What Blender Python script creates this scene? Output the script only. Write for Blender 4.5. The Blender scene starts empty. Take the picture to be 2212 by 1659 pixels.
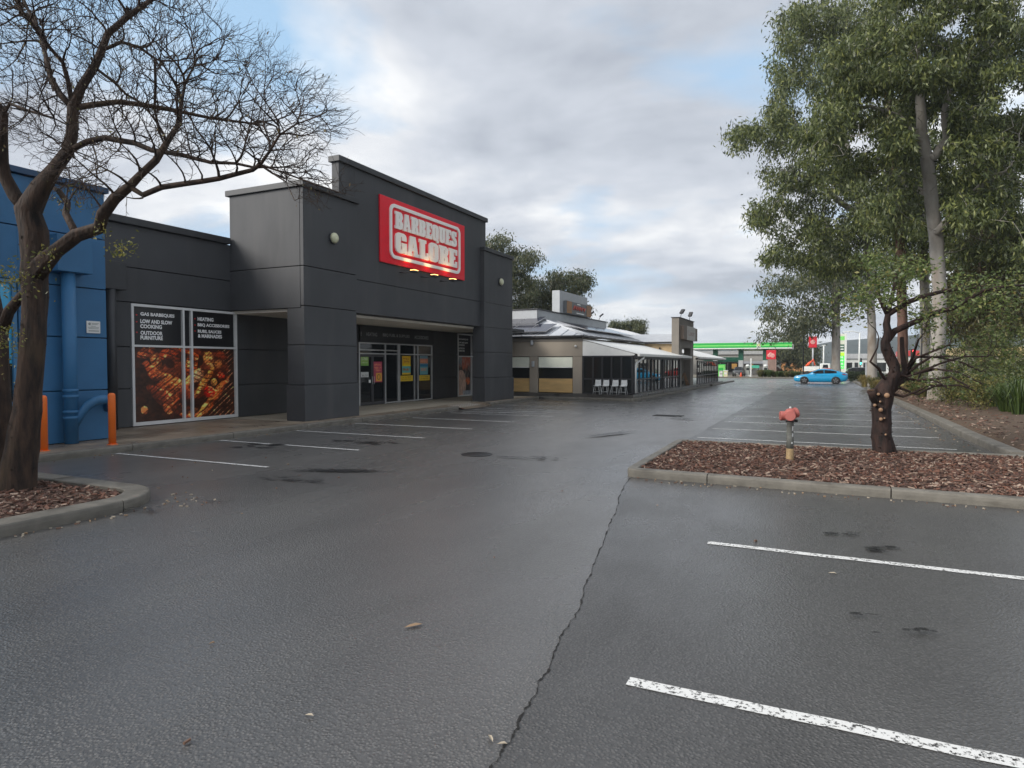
import bpy, bmesh, math, random
import numpy as np
from mathutils import Vector, Matrix, kdtree
from mathutils.geometry import tessellate_polygon

random.seed(7); RNG = np.random.default_rng(11)
scn = bpy.context.scene
COL = scn.collection

# ---------------------------------------------------------------- camera
# world axes: +Y runs along the car park aisle, +X to the right, Z up
F, CX, CY, H = 1420.0, 1106.0, 829.5, 1.75      # focal length / centre in pixels of a 2212 px wide view
YAW = math.atan(674 / 1420.0); PITCH = math.atan(44.5 / 1420.0)
cam_d = bpy.data.cameras.new('camera')
cam_d.sensor_width = 36.0; cam_d.lens = 36.0 * F / 2212.0
cam_d.clip_start = 0.05; cam_d.clip_end = 6000
cam = bpy.data.objects.new('camera', cam_d); COL.objects.link(cam)
cam.location = (0, 0, H); cam.rotation_euler = (math.pi / 2 - PITCH, 0, YAW)
scn.camera = cam
scn.render.resolution_x = 1024; scn.render.resolution_y = 768
_r = Vector((math.cos(YAW), math.sin(YAW), 0))
_f0 = Vector((-math.sin(YAW), math.cos(YAW), 0))
_fw = _f0 * math.cos(PITCH) - Vector((0, 0, 1)) * math.sin(PITCH)
_up = _f0 * math.sin(PITCH) + Vector((0, 0, 1)) * math.cos(PITCH)
def ray(px, py): return _fw + _r * ((px - CX) / F) - _up * ((py - CY) / F)
def G(px, py, z=0.0):
    d = ray(px, py); return Vector((0, 0, H)) + d * ((z - H) / d.z)
def D(px, py, depth): return Vector((0, 0, H)) + ray(px, py) * depth
def PX(px, py, x):
    d = ray(px, py); return Vector((0, 0, H)) + d * (x / d.x)
def PY(px, py, y):
    d = ray(px, py); return Vector((0, 0, H)) + d * (y / d.y)

# ---------------------------------------------------------------- sky, sun, exposure
SUN_AZ = math.radians(138)      # measured to the left of +Y: from behind the camera's left shoulder
SUN_EL = math.radians(30)
sun_dir = Vector((-math.sin(SUN_AZ) * math.cos(SUN_EL), math.cos(SUN_AZ) * math.cos(SUN_EL), math.sin(SUN_EL)))
world = bpy.data.worlds.new('World'); scn.world = world; world.use_nodes = True
wt = world.node_tree; wt.nodes.clear()
def wn(t, **k):
    n = wt.nodes.new(t)
    for a, b in k.items(): setattr(n, a, b)
    return n
def wmath(op, a, b=None, c=None, clamp=False):
    n = wn('ShaderNodeMath', operation=op, use_clamp=clamp)
    for i, v in enumerate((a, b, c)):
        if v is None: continue
        if isinstance(v, (int, float)): n.inputs[i].default_value = v
        else: wt.links.new(v, n.inputs[i])
    return n.outputs[0]
def wramp(fac, stops):
    n = wn('ShaderNodeValToRGB'); e = n.color_ramp.elements
    while len(e) < len(stops): e.new(0.5)
    for el, (p, c) in zip(e, stops): el.position = p; el.color = (*c, 1)
    wt.links.new(fac, n.inputs[0]); return n.outputs[0]
def wmix(f, a, b):
    n = wn('ShaderNodeMix', data_type='RGBA')
    wt.links.new(f, n.inputs[0]) if not isinstance(f, float) else setattr(n.inputs[0], 'default_value', f)
    for s, v in ((6, a), (7, b)):
        if isinstance(v, tuple): n.inputs[s].default_value = (*v, 1)
        else: wt.links.new(v, n.inputs[s])
    return n.outputs[2]
sky = wn('ShaderNodeTexSky', sky_type='NISHITA', sun_disc=False, sun_elevation=SUN_EL,
         sun_rotation=-SUN_AZ, air_density=1.0, dust_density=2.0, ozone_density=1.5)
tc = wn('ShaderNodeTexCoord'); sep = wn('ShaderNodeSeparateXYZ'); wt.links.new(tc.outputs['Generated'], sep.inputs[0])
zz = wmath('MAXIMUM', sep.outputs[2], 0.0)
inv = wmath('DIVIDE', 1.0, wmath('ADD', zz, 0.16))
vs = wn('ShaderNodeVectorMath', operation='SCALE'); wt.links.new(tc.outputs['Generated'], vs.inputs[0]); wt.links.new(inv, vs.inputs['Scale'])
def wnoise(scale, detail, rough, off, dist=0.0):
    m = wn('ShaderNodeMapping'); m.inputs['Location'].default_value = off; m.inputs['Scale'].default_value = (1, 1, 0.35)
    wt.links.new(vs.outputs[0], m.inputs[0])
    n = wn('ShaderNodeTexNoise'); n.inputs['Scale'].default_value = scale; n.inputs['Detail'].default_value = detail
    n.inputs['Roughness'].default_value = rough; n.inputs['Distortion'].default_value = dist
    wt.links.new(m.outputs[0], n.inputs['Vector']); return n.outputs[0]
cover = wnoise(0.95, 7, 0.52, (3.1, 7.4, 0.0), 0.25)
shade = wnoise(1.15, 6, 0.5, (11.3, 2.2, 4.0), 0.3)
fine = wnoise(4.2, 5, 0.55, (1.0, 9.0, 2.0), 0.2)
cmask = wramp(wmath('ADD', cover, wmath('MULTIPLY', wmath('SUBTRACT', fine, 0.5), 0.12)), [(0.31, (0, 0, 0)), (0.46, (1, 1, 1))])
ccol = wramp(wmath('ADD', shade, wmath('MULTIPLY', wmath('SUBTRACT', fine, 0.5), 0.22)),
             [(0.33, (0.28, 0.305, 0.35)), (0.46, (0.385, 0.41, 0.455)), (0.56, (0.50, 0.515, 0.54)), (0.66, (0.65, 0.652, 0.65))])
skyc = wn('ShaderNodeMix', data_type='RGBA', blend_type='MULTIPLY'); skyc.inputs[0].default_value = 1.0
wt.links.new(sky.outputs[0], skyc.inputs[6]); skyc.inputs[7].default_value = (0.08, 0.08, 0.08, 1)
blue = wmix(0.70, skyc.outputs[2], (0.31, 0.47, 0.64))      # thin high haze over the blue gaps
dot = wn('ShaderNodeVectorMath', operation='DOT_PRODUCT'); wt.links.new(tc.outputs['Generated'], dot.inputs[0]); dot.inputs[1].default_value = sun_dir
glow = wmath('POWER', wmath('MAXIMUM', dot.outputs['Value'], 0.0), 4.0)
cl2 = wn('ShaderNodeVectorMath', operation='SCALE'); wt.links.new(ccol, cl2.inputs[0]); wt.links.new(wmath('MULTIPLY_ADD', glow, 0.16, 1.0), cl2.inputs['Scale'])
final = wmix(cmask, blue, cl2.outputs[0])
horizon = wmath('POWER', wmath('SUBTRACT', 1.0, zz, clamp=True), 14.0)
final = wmix(wmath('MULTIPLY', horizon, 0.45), final, (0.52, 0.565, 0.60))
bg = wn('ShaderNodeBackground'); wt.links.new(final, bg.inputs[0]); bg.inputs[1].default_value = 1.0
wo = wn('ShaderNodeOutputWorld'); wt.links.new(bg.outputs[0], wo.inputs[0])

sun_d = bpy.data.lights.new('sun', 'SUN'); sun_d.energy = 2.2; sun_d.angle = math.radians(30); sun_d.color = (1.0, 0.95, 0.88)
sun = bpy.data.objects.new('sun', sun_d); COL.objects.link(sun)
sun.rotation_euler = sun_dir.to_track_quat('Z', 'Y').to_euler()
scn.view_settings.view_transform = 'Standard'; scn.view_settings.look = 'None'
scn.view_settings.exposure = 0.80; scn.view_settings.gamma = 1.0; scn.view_settings.use_curve_mapping = False

# ---------------------------------------------------------------- materials
MATS = {}
def nd(nt, t, **k):
    n = nt.nodes.new(t)
    for a, b in k.items(): setattr(n, a, b)
    return n
def mat(name, col, rough=0.6, var=0.12, scale=3.0, bump=0.0, bscale=60.0, metal=0.0, spec=0.5, col2=None, stretch=(1, 1, 1),
        emit=None, estr=0.0, coat=0.0, rvar=0.0, dirt=None):
    if name in MATS: return MATS[name]
    m = bpy.data.materials.new(name); m.use_nodes = True; nt = m.node_tree
    b = nt.nodes['Principled BSDF']; L = nt.links.new
    b.inputs['Metallic'].default_value = metal; b.inputs['Specular IOR Level'].default_value = spec
    b.inputs['Roughness'].default_value = rough; b.inputs['Coat Weight'].default_value = coat
    t = nd(nt, 'ShaderNodeTexCoord'); mp = nd(nt, 'ShaderNodeMapping'); mp.inputs['Scale'].default_value = stretch
    L(t.outputs['Object'], mp.inputs[0])
    n = nd(nt, 'ShaderNodeTexNoise'); n.inputs['Scale'].default_value = scale; n.inputs['Detail'].default_value = 6; n.inputs['Roughness'].default_value = .6
    L(mp.outputs[0], n.inputs['Vector'])
    r = nd(nt, 'ShaderNodeValToRGB'); e = r.color_ramp.elements
    c2 = col2 or tuple(min(1, c * (1 + var)) for c in col); c1 = col if col2 else tuple(c * (1 - var) for c in col)
    e[0].position = 0.32; e[1].position = 0.68; e[0].color = (*c1, 1); e[1].color = (*c2, 1)
    L(n.outputs[0], r.inputs[0]); out = r.outputs[0]
    if dirt:
        n3 = nd(nt, 'ShaderNodeTexNoise'); n3.inputs['Scale'].default_value = dirt[1]; n3.inputs['Detail'].default_value = 8
        mp3 = nd(nt, 'ShaderNodeMapping'); mp3.inputs['Scale'].default_value = dirt[3]; L(t.outputs['Object'], mp3.inputs[0]); L(mp3.outputs[0], n3.inputs['Vector'])
        r3 = nd(nt, 'ShaderNodeValToRGB'); r3.color_ramp.elements[0].position = dirt[2]; r3.color_ramp.elements[1].position = dirt[2] + .2
        L(n3.outputs[0], r3.inputs[0])
        mx = nd(nt, 'ShaderNodeMix', data_type='RGBA'); L(r3.outputs[0], mx.inputs[0]); L(out, mx.inputs[6]); mx.inputs[7].default_value = (*dirt[0], 1)
        out = mx.outputs[2]
    L(out, b.inputs['Base Color'])
    if rvar:
        mr = nd(nt, 'ShaderNodeMapRange'); mr.inputs[1].default_value = .3; mr.inputs[2].default_value = .7
        mr.inputs[3].default_value = max(0, rough - rvar); mr.inputs[4].default_value = min(1, rough + rvar)
        L(n.outputs[0], mr.inputs[0]); L(mr.outputs[0], b.inputs['Roughness'])
    if bump:
        n2 = nd(nt, 'ShaderNodeTexNoise'); n2.inputs['Scale'].default_value = bscale; n2.inputs['Detail'].default_value = 5
        L(mp.outputs[0], n2.inputs['Vector'])
        bp = nd(nt, 'ShaderNodeBump'); bp.inputs['Strength'].default_value = bump; bp.inputs['Distance'].default_value = 0.02
        L(n2.outputs[0], bp.inputs['Height']); L(bp.outputs[0], b.inputs['Normal'])
    if emit:
        b.inputs['Emission Color'].default_value = (*emit, 1); b.inputs['Emission Strength'].default_value = estr
    MATS[name] = m; return m
def glass(name, col=(0.012, 0.014, 0.016), rough=0.04, clear=0.0):
    if name in MATS: return MATS[name]
    m = bpy.data.materials.new(name); m.use_nodes = True; nt = m.node_tree; b = nt.nodes['Principled BSDF']
    b.inputs['Base Color'].default_value = (*col, 1); b.inputs['Roughness'].default_value = rough; b.inputs['IOR'].default_value = 1.5
    t = nd(nt, 'ShaderNodeTexCoord'); n = nd(nt, 'ShaderNodeTexNoise'); n.inputs['Scale'].default_value = 1.3
    nt.links.new(t.outputs['Object'], n.inputs['Vector'])
    bp = nd(nt, 'ShaderNodeBump'); bp.inputs['Strength'].default_value = 0.02; bp.inputs['Distance'].default_value = .05
    nt.links.new(n.outputs[0], bp.inputs['Height']); nt.links.new(bp.outputs[0], b.inputs['Normal'])
    if clear > 0:
        tr = nd(nt, 'ShaderNodeBsdfTransparent'); tr.inputs[0].default_value = (.8, .85, .85, 1); mx = nd(nt, 'ShaderNodeMixShader'); mx.inputs[0].default_value = clear
        o = nt.nodes['Material Output']; nt.links.new(b.outputs[0], mx.inputs[1]); nt.links.new(tr.outputs[0], mx.inputs[2]); nt.links.new(mx.outputs[0], o.inputs[0])
    MATS[name] = m; return m
def vcol_mat(name, rough=0.35):
    if name in MATS: return MATS[name]
    m = bpy.data.materials.new(name); m.use_nodes = True; nt = m.node_tree; b = nt.nodes['Principled BSDF']
    a = nd(nt, 'ShaderNodeVertexColor', layer_name='Col'); nt.links.new(a.outputs[0], b.inputs['Base Color']); b.inputs['Roughness'].default_value = rough
    MATS[name] = m; return m
def leaf_mat(name, stops, rough=0.45, trans=0.35):
    if name in MATS: return MATS[name]
    m = bpy.data.materials.new(name); m.use_nodes = True; nt = m.node_tree; L = nt.links.new
    b = nt.nodes['Principled BSDF']; g = nd(nt, 'ShaderNodeNewGeometry'); r = nd(nt, 'ShaderNodeValToRGB')
    e = r.color_ramp.elements
    while len(e) < len(stops): e.new(.5)
    for el, (p, c) in zip(e, stops): el.position = p; el.color = (*c, 1)
    L(g.outputs['Random Per Island'], r.inputs[0]); L(r.outputs[0], b.inputs['Base Color']); b.inputs['Roughness'].default_value = rough
    tl = nd(nt, 'ShaderNodeBsdfTranslucent'); L(r.outputs[0], tl.inputs[0]); mx = nd(nt, 'ShaderNodeMixShader'); mx.inputs[0].default_value = trans
    o = nt.nodes['Material Output']; L(b.outputs[0], mx.inputs[1]); L(tl.outputs[0], mx.inputs[2]); L(mx.outputs[0], o.inputs[0])
    MATS[name] = m; return m

def asphalt_mat(name, base, wet_lo, wet_hi, film=(.75, 1.0), seed=0.0):
    m = bpy.data.materials.new(name); m.use_nodes = True; nt = m.node_tree; L = nt.links.new; b = nt.nodes['Principled BSDF']
    t = nd(nt, 'ShaderNodeTexCoord')
    def noise(sc, det, st=(1, 1, 1), rough=.6, off=0.):
        mp = nd(nt, 'ShaderNodeMapping'); mp.inputs['Scale'].default_value = st; mp.inputs['Location'].default_value = (seed + off, off, 0); L(t.outputs['Object'], mp.inputs[0])
        n = nd(nt, 'ShaderNodeTexNoise'); n.inputs['Scale'].default_value = sc; n.inputs['Detail'].default_value = det; n.inputs['Roughness'].default_value = rough
        L(mp.outputs[0], n.inputs['Vector']); return n.outputs[0]
    def rng(v, a, b_, c, d):
        r = nd(nt, 'ShaderNodeMapRange'); L(v, r.inputs[0])
        for i, x in enumerate((a, b_, c, d)): r.inputs[i + 1].default_value = x
        return r.outputs[0]
    def mth(op, a, b_):
        n = nd(nt, 'ShaderNodeMath', operation=op)
        for i, v in enumerate((a, b_)):
            if isinstance(v, (int, float)): n.inputs[i].default_value = v
            else: L(v, n.inputs[i])
        return n.outputs[0]
    big = noise(0.22, 5, (1, .45, 1)); mid = noise(1.1, 6, (1, .5, 1), off=4.); agg = noise(34, 6, rough=.85); streak = noise(0.9, 4, (1, .07, 1), off=9.)
    vor = nd(nt, 'ShaderNodeTexVoronoi'); vor.inputs['Scale'].default_value = 52; L(t.outputs['Object'], vor.inputs['Vector'])
    stone = rng(vor.outputs['Color'] if False else vor.outputs['Distance'], 0.0, 0.6, 1.0, 0.0)
    wet = mth('ADD', mth('MULTIPLY', big, .55), mth('ADD', mth('MULTIPLY', mid, .25), mth('MULTIPLY', streak, .2)))
    wetm = rng(wet, 0.40, 0.60, 0.0, 1.0)
    shade = mth('ADD', mth('MULTIPLY', rng(agg, .33, .67, .25, 1.9), .58), mth('MULTIPLY', rng(mid, .3, .7, .55, 1.45), .42))
    shade = mth('MULTIPLY', shade, rng(wetm, 0, 1, 1.12, .86))
    cm = nd(nt, 'ShaderNodeVectorMath', operation='SCALE'); cm.inputs[0].default_value = base; L(mth('MULTIPLY', shade, rng(vor.outputs['Distance'], .05, .55, 1.25, .72)), cm.inputs['Scale']) if True else L(shade, cm.inputs['Scale']); L(cm.outputs[0], b.inputs['Base Color'])
    L(mth('ADD', rng(wetm, 0, 1, wet_hi, wet_lo), mth('MULTIPLY', agg, .12)), b.inputs['Roughness'])
    b.inputs['Specular IOR Level'].default_value = 0.35
    L(rng(wetm, 0, 1, film[0], film[1]), b.inputs['Coat Weight']); b.inputs['Coat IOR'].default_value = 1.5; L(rng(wetm, 0, 1, .34, .22), b.inputs['Coat Roughness'])      # film of rain water
    bp = nd(nt, 'ShaderNodeBump'); bp.inputs['Distance'].default_value = 0.010; L(mth('ADD', stone, mth('MULTIPLY', agg, .8)), bp.inputs['Height'])
    L(rng(wetm, 0, 1, 1.0, .75), bp.inputs['Strength']); L(bp.outputs[0], b.inputs['Normal'])
    bp2 = nd(nt, 'ShaderNodeBump'); bp2.inputs['Distance'].default_value = 0.010; bp2.inputs['Strength'].default_value = .22; L(mth('ADD', stone, mth('MULTIPLY', agg, .8)), bp2.inputs['Height']); L(bp2.outputs[0], b.inputs['Coat Normal'])
    MATS[name] = m; return m

def worn_paint(name, col=(0.72, 0.72, 0.70), cut=0.40):
    m = bpy.data.materials.new(name); m.use_nodes = True; nt = m.node_tree; L = nt.links.new; b = nt.nodes['Principled BSDF']
    b.inputs['Base Color'].default_value = (*col, 1); b.inputs['Roughness'].default_value = .45
    t = nd(nt, 'ShaderNodeTexCoord'); n = nd(nt, 'ShaderNodeTexNoise'); n.inputs['Scale'].default_value = 38; n.inputs['Detail'].default_value = 6; n.inputs['Roughness'].default_value = .7
    L(t.outputs['Object'], n.inputs['Vector'])
    r = nd(nt, 'ShaderNodeValToRGB'); r.color_ramp.elements[0].position = cut; r.color_ramp.elements[1].position = cut + .06; L(n.outputs[0], r.inputs[0])
    tr = nd(nt, 'ShaderNodeBsdfTransparent'); mx = nd(nt, 'ShaderNodeMixShader'); o = nt.nodes['Material Output']
    L(r.outputs[0], mx.inputs[0]); L(tr.outputs[0], mx.inputs[1]); L(b.outputs[0], mx.inputs[2]); L(mx.outputs[0], o.inputs[0])
    MATS[name] = m; return m

# ---------------------------------------------------------------- mesh helpers
class MB:
    def __init__(s): s.v = []; s.f = []; s.m = []; s.sm = []
    def add(s, vs, fs, mi=0, smooth=False):
        o = len(s.v); s.v += [tuple(v) for v in vs]
        for f in fs: s.f.append(tuple(i + o for i in f)); s.m.append(mi); s.sm.append(smooth)
        return s
    def box(s, a, b, mi=0):
        (x0, y0, z0), (x1, y1, z1) = a, b
        x0, x1 = min(x0, x1), max(x0, x1); y0, y1 = min(y0, y1), max(y0, y1); z0, z1 = min(z0, z1), max(z0, z1)
        return s.add([(x0, y0, z0), (x1, y0, z0), (x1, y1, z0), (x0, y1, z0), (x0, y0, z1), (x1, y0, z1), (x1, y1, z1), (x0, y1, z1)],
                     [(0, 3, 2, 1), (4, 5, 6, 7), (0, 1, 5, 4), (1, 2, 6, 5), (2, 3, 7, 6), (3, 0, 4, 7)], mi)
    def bbox(s, a, b, bev, mi=0):      # box with chamfered edges
        bm = bmesh.new(); bmesh.ops.create_cube(bm, size=1)
        c = [(a[i] + b[i]) / 2 for i in range(3)]; d = [abs(b[i] - a[i]) for i in range(3)]
        for v in bm.verts: v.co = Vector((c[0] + v.co.x * d[0], c[1] + v.co.y * d[1], c[2] + v.co.z * d[2]))
        bmesh.ops.bevel(bm, geom=bm.edges[:], offset=bev, segments=2, affect='EDGES', profile=.5)
        return s.bm(bm, mi)
    def bm(s, bm, mi=0, smooth=False):
        bm.verts.ensure_lookup_table(); bm.verts.index_update()
        s.add([v.co[:] for v in bm.verts], [[v.index for v in f.verts] for f in bm.faces], mi, smooth); bm.free(); return s
    def quad(s, a, b, c, d, mi=0): return s.add([a, b, c, d], [(0, 1, 2, 3)], mi)
    def prism(s, poly, fn, t0, t1, mi=0):   # poly: 2D points, fn(u, v, t) -> 3D; extruded from t0 to t1
        n = len(poly); vs = [fn(u, v, t0) for u, v in poly] + [fn(u, v, t1) for u, v in poly]
        fs = [(i, (i + 1) % n, n + (i + 1) % n, n + i) for i in range(n)]
        tri = tessellate_polygon([[Vector((u, v, 0)) for u, v in poly]])
        fs += [tuple(t) for t in tri] + [tuple(n + i for i in reversed(t)) for t in tri]
        return s.add(vs, fs, mi)
    def tube(s, pts, rad, sides=8, mi=0, cap=True, smooth=True):
        pts = [Vector(p) for p in pts]; n = len(pts)
        rad = [rad] * n if isinstance(rad, (int, float)) else rad
        vs = []; ref = None
        for i, p in enumerate(pts):
            t = (pts[min(i + 1, n - 1)] - pts[max(i - 1, 0)])
            t = t.normalized() if t.length > 1e-9 else Vector((0, 0, 1))
            if ref is None: ref = t.orthogonal().normalized()
            ref = (ref - t * ref.dot(t)); ref = ref.normalized() if ref.length > 1e-6 else t.orthogonal().normalized()
            bi = t.cross(ref)
            for k in range(sides):
                a = 2 * math.pi * k / sides; vs.append(p + (ref * math.cos(a) + bi * math.sin(a)) * rad[i])
        fs = [(i * sides + k, i * sides + (k + 1) % sides, (i + 1) * sides + (k + 1) % sides, (i + 1) * sides + k) for i in range(n - 1) for k in range(sides)]
        if cap: fs += [tuple(reversed(range(sides))), tuple((n - 1) * sides + k for k in range(sides))]
        return s.add(vs, fs, mi, smooth)
    def lathe(s, prof, c, sides=20, mi=0, axis='Z', smooth=True):   # prof: (radius, height)
        vs = []
        for r, h in prof:
            for k in range(sides):
                a = 2 * math.pi * k / sides; x, y = r * math.cos(a), r * math.sin(a)
                p = (x, y, h) if axis == 'Z' else ((h, x, y) if axis == 'X' else (y, h, x))
                vs.append((c[0] + p[0], c[1] + p[1], c[2] + p[2]))
        n = len(prof)
        fs = [(i * sides + k, i * sides + (k + 1) % sides, (i + 1) * sides + (k + 1) % sides, (i + 1) * sides + k) for i in range(n - 1) for k in range(sides)]
        fs += [tuple(reversed(range(sides))), tuple((n - 1) * sides + k for k in range(sides))]
        return s.add(vs, fs, mi, smooth)
    def build(s, name, mats, parent=None, autosmooth=False):
        me = bpy.data.meshes.new(name); me.from_pydata(s.v, [], s.f)
        mats = mats if isinstance(mats, (list, tuple)) else [mats]
        for m in mats: me.materials.append(m)
        me.polygons.foreach_set('material_index', s.m); me.polygons.foreach_set('use_smooth', s.sm)
        me.update()
        o = bpy.data.objects.new(name, me); COL.objects.link(o)
        if parent is not None: attach(o, parent)
        return o
def attach(o, p):
    o.parent = p; o.matrix_parent_inverse = Matrix.Translation(-p.location)
def thing(name, label, cat, loc=(0, 0, 0), group=None):
    o = bpy.data.objects.new(name, None); COL.objects.link(o); o.location = loc; o.empty_display_size = .2
    o['label'] = label; o['category'] = cat
    if group: o['group'] = group
    return o
def tag(o, label, cat, group=None):
    o['label'] = label; o['category'] = cat
    if group: o['group'] = group
    return o
def struct(o, kind='structure', label=None):
    o['kind'] = kind
    if label: o['label'] = label
    return o
def inst(src, name, parent, mtx):
    o = bpy.data.objects.new(name, src.data if hasattr(src, 'data') else src); COL.objects.link(o)
    o.parent = parent; o.matrix_parent_inverse = Matrix.Translation(-parent.location); o.matrix_basis = mtx
    return o
def fast_mesh(name, V, loops_per, mats, mi=None, smooth=False):
    """V: (n*k,3) array, consecutive k vertices make one face"""
    me = bpy.data.meshes.new(name); n = len(V); k = loops_per
    me.vertices.add(n); me.vertices.foreach_set('co', np.asarray(V, np.float32).ravel())
    me.loops.add(n); me.loops.foreach_set('vertex_index', np.arange(n, dtype=np.int32))
    me.polygons.add(n // k); me.polygons.foreach_set('loop_start', np.arange(0, n, k, dtype=np.int32))
    if mi is not None: me.polygons.foreach_set('material_index', np.asarray(mi, np.int32))
    for m in (mats if isinstance(mats, (list, tuple)) else [mats]): me.materials.append(m)
    me.update(calc_edges=True); me.validate()
    return me
def text_polys(s, bold=0.0):
    c = bpy.data.curves.new('t', 'FONT'); c.body = s; c.offset = bold; c.resolution_u = 3
    o = bpy.data.objects.new('t', c); COL.objects.link(o)
    dg = bpy.context.evaluated_depsgraph_get(); me = bpy.data.meshes.new_from_object(o.evaluated_get(dg))
    vs = [v.co.copy() for v in me.vertices]; fs = [tuple(p.vertices) for p in me.polygons]
    bpy.data.objects.remove(o); bpy.data.curves.remove(c); bpy.data.meshes.remove(me)
    return vs, fs
def text(s, fn, u0, u1, v0, v1, name, m, parent, bold=0.0):
    """flat lettering fitted into u0..u1 x v0..v1; fn(u, v) -> 3D"""
    vs, fs = text_polys(s, bold)
    xs = [v.x for v in vs]; ys = [v.y for v in vs]; x0, x1, y0, y1 = min(xs), max(xs), min(ys), max(ys)
    mb = MB(); mb.add([fn(u0 + (v.x - x0) / (x1 - x0) * (u1 - u0), v0 + (v.y - y0) / (y1 - y0) * (v1 - v0)) for v in vs], fs)
    return mb.build(name, m, parent)
def fx(x): return lambda u, v, t=0.0: (x + t, u, v)       # wall facing +X: u = Y, v = Z
def fy(y): return lambda u, v, t=0.0: (u, y - t, v)       # wall facing -Y: u = X, v = Z
# ================================================================ the setting: ground, car park, kerbs, beds
ASPH = asphalt_mat('asphalt_wet', (0.116, 0.112, 0.108), 0.30, 0.50)
ASPH2 = asphalt_mat('asphalt_bays', (0.080, 0.078, 0.076), 0.34, 0.55, film=(.5, .9), seed=5.)
ROADM = asphalt_mat('asphalt_road', (0.14, 0.14, 0.145), 0.3, 0.5, film=(.8, 1.0), seed=9.)
CONC = mat('concrete_path', (0.27, 0.215, 0.16), .42, var=.3, scale=1.1, bump=.15, bscale=90, rvar=.22, dirt=((0.13, 0.10, 0.075), .6, .52, (1, 1, 1)))
KERB = mat('kerb_concrete', (0.165, 0.152, 0.128), .62, var=.22, scale=5, bump=.3, bscale=120, dirt=((0.08, 0.07, 0.055), 2.4, .54, (1, 1, 2.5)))
MULCH = mat('mulch', (0.055, 0.030, 0.021), .9, col2=(0.12, 0.068, 0.048), scale=22, bump=.9, bscale=60)
EARTH = mat('ground_earth', (0.075, 0.07, 0.045), .95, var=.35, scale=.5, bump=.3, bscale=6)
VERGE = mat('verge_litter', (0.060, 0.036, 0.024), .95, col2=(0.12, 0.082, 0.05), scale=9, bump=.8, bscale=40)
PAINT = worn_paint('line_paint_white', cut=.41); PAINT2 = worn_paint('line_paint_faded', (.64, .65, .65), .415)
DARKM = mat('crack_dark', (0.014, 0.013, 0.012), .9)

def sheet(name, poly, z, m, parent=None):
    tri = tessellate_polygon([[Vector((x, y, 0)) for x, y in poly]])
    fs = []
    for t in tri:
        a, b, c = [Vector((*poly[i], 0)) for i in t]
        fs.append(t if (b - a).cross(c - a).z > 0 else tuple(reversed(t)))
    return MB().add([(x, y, z) for x, y in poly], fs).build(name, m, parent)
def rect(x0, y0, x1, y1): return [(x0, y0), (x1, y0), (x1, y1), (x0, y1)]
struct(sheet('ground', rect(-1400, -300, 1750, 1300), -0.03, EARTH))
carpark = struct(sheet('car_park', rect(-13.0, -16, 10.4, 73.0), 0.0, ASPH))
struct(sheet('road', rect(-60, 73.2, 30, 82.5), -0.012, ROADM))
struct(sheet('street', rect(10.6, 16, 27, 73.0), -0.016, ROADM))
struct(sheet('forecourt', rect(-45, 84.5, 8, 125), 0.02, mat('forecourt_concrete', (.20, .175, .14), .5, var=.25, scale=.4)))

crack = [G(*p) for p in [(1372, 1022), (1352, 1045), (1338, 1075), (1333, 1100), (1318, 1128), (1308, 1165), (1288, 1205), (1280, 1235), (1262, 1268),
                         (1256, 1305), (1240, 1335), (1215, 1372), (1198, 1405), (1188, 1440), (1165, 1475), (1150, 1512), (1128, 1550), (1112, 1590), (1080, 1630), (1062, 1659), (1010, 1760)]]
jc = []
for a, b in zip(crack[:-1], crack[1:]):
    for k in range(5):
        p = a.lerp(b, k / 5); jc.append(Vector((p.x + random.uniform(-.012, .012), p.y, 0)))
jc.append(crack[-1])
poly = [(p.x, p.y) for p in jc] + [(jc[-1].x + .4, -16), (10.3, -16), (10.3, 9.6), (jc[0].x, 9.95)]
struct(sheet('parking_bays', poly, 0.004, ASPH2))
mb = MB()
for i in range(len(jc) - 1):
    w0, w1 = random.choice((.001, .002, .003, .005, .009)), random.choice((.001, .002, .003, .006))
    a, b = jc[i], jc[i + 1]
    mb.quad((a.x - w0, a.y, .0078), (a.x + w0, a.y, .0078), (b.x + w1, b.y, .0078), (b.x - w1, b.y, .0078))
struct(mb.build('asphalt_crack', DARKM))
pts = [(-2.82 + random.uniform(-.03, .03), y) for y in np.arange(14.35, 62, .6)]
poly = pts + [(2.9, 62), (2.9, 14.35)]
struct(sheet('parking_bays', poly, 0.004, ASPH2))

# painted bay lines
def line(y, x0, x1, w=.095, m=PAINT, z=.0085, sk=0.0):
    n = max(2, int(abs(x1 - x0) / .25)); mb = MB(); vs = []
    for i in range(n + 1):
        t = i / n; x = x0 + (x1 - x0) * t; j = random.uniform(-.006, .006)
        vs += [(x, y + sk * t - w / 2 + j, z), (x, y + sk * t + w / 2 + j, z)]
    mb.add(vs, [(2 * i, 2 * i + 2, 2 * i + 3, 2 * i + 1) for i in range(n)])
    return struct(mb.build('bay_line', m, carpark))
line(6.55, -1.0, 5.6); line(3.49, -.95, 5.6); line(.4, -.9, 5.6)
for y in (8.18, 10.58, 12.96, 15.28): line(y, -12.35, -8.42, .085)
for y, m, a in ((17.65, PAINT, -8.3), (20.0, PAINT, -8.0), (20.9, PAINT, -8.6), (21.7, PAINT, -7.6), (22.6, PAINT, -8.2), (24.6, PAINT2, -7.9), (26.9, PAINT2, -8.0)): line(y, -11.9, a, .085, m)
line(20.3, -11.6, -8.3, .085, PAINT2, .0095, 1.9)
y = 15.82; k = 0
while y < 58:
    line(y, -2.68, 2.45, .085, PAINT if k < 4 else PAINT2, .0085); y += 2.33; k += 1
for x, y in ((-5.2, 34), (-5.0, 37.5), (-4.2, 46), (-3.6, 44)): line(y, x, x + .9, .3, PAINT2)

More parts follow.
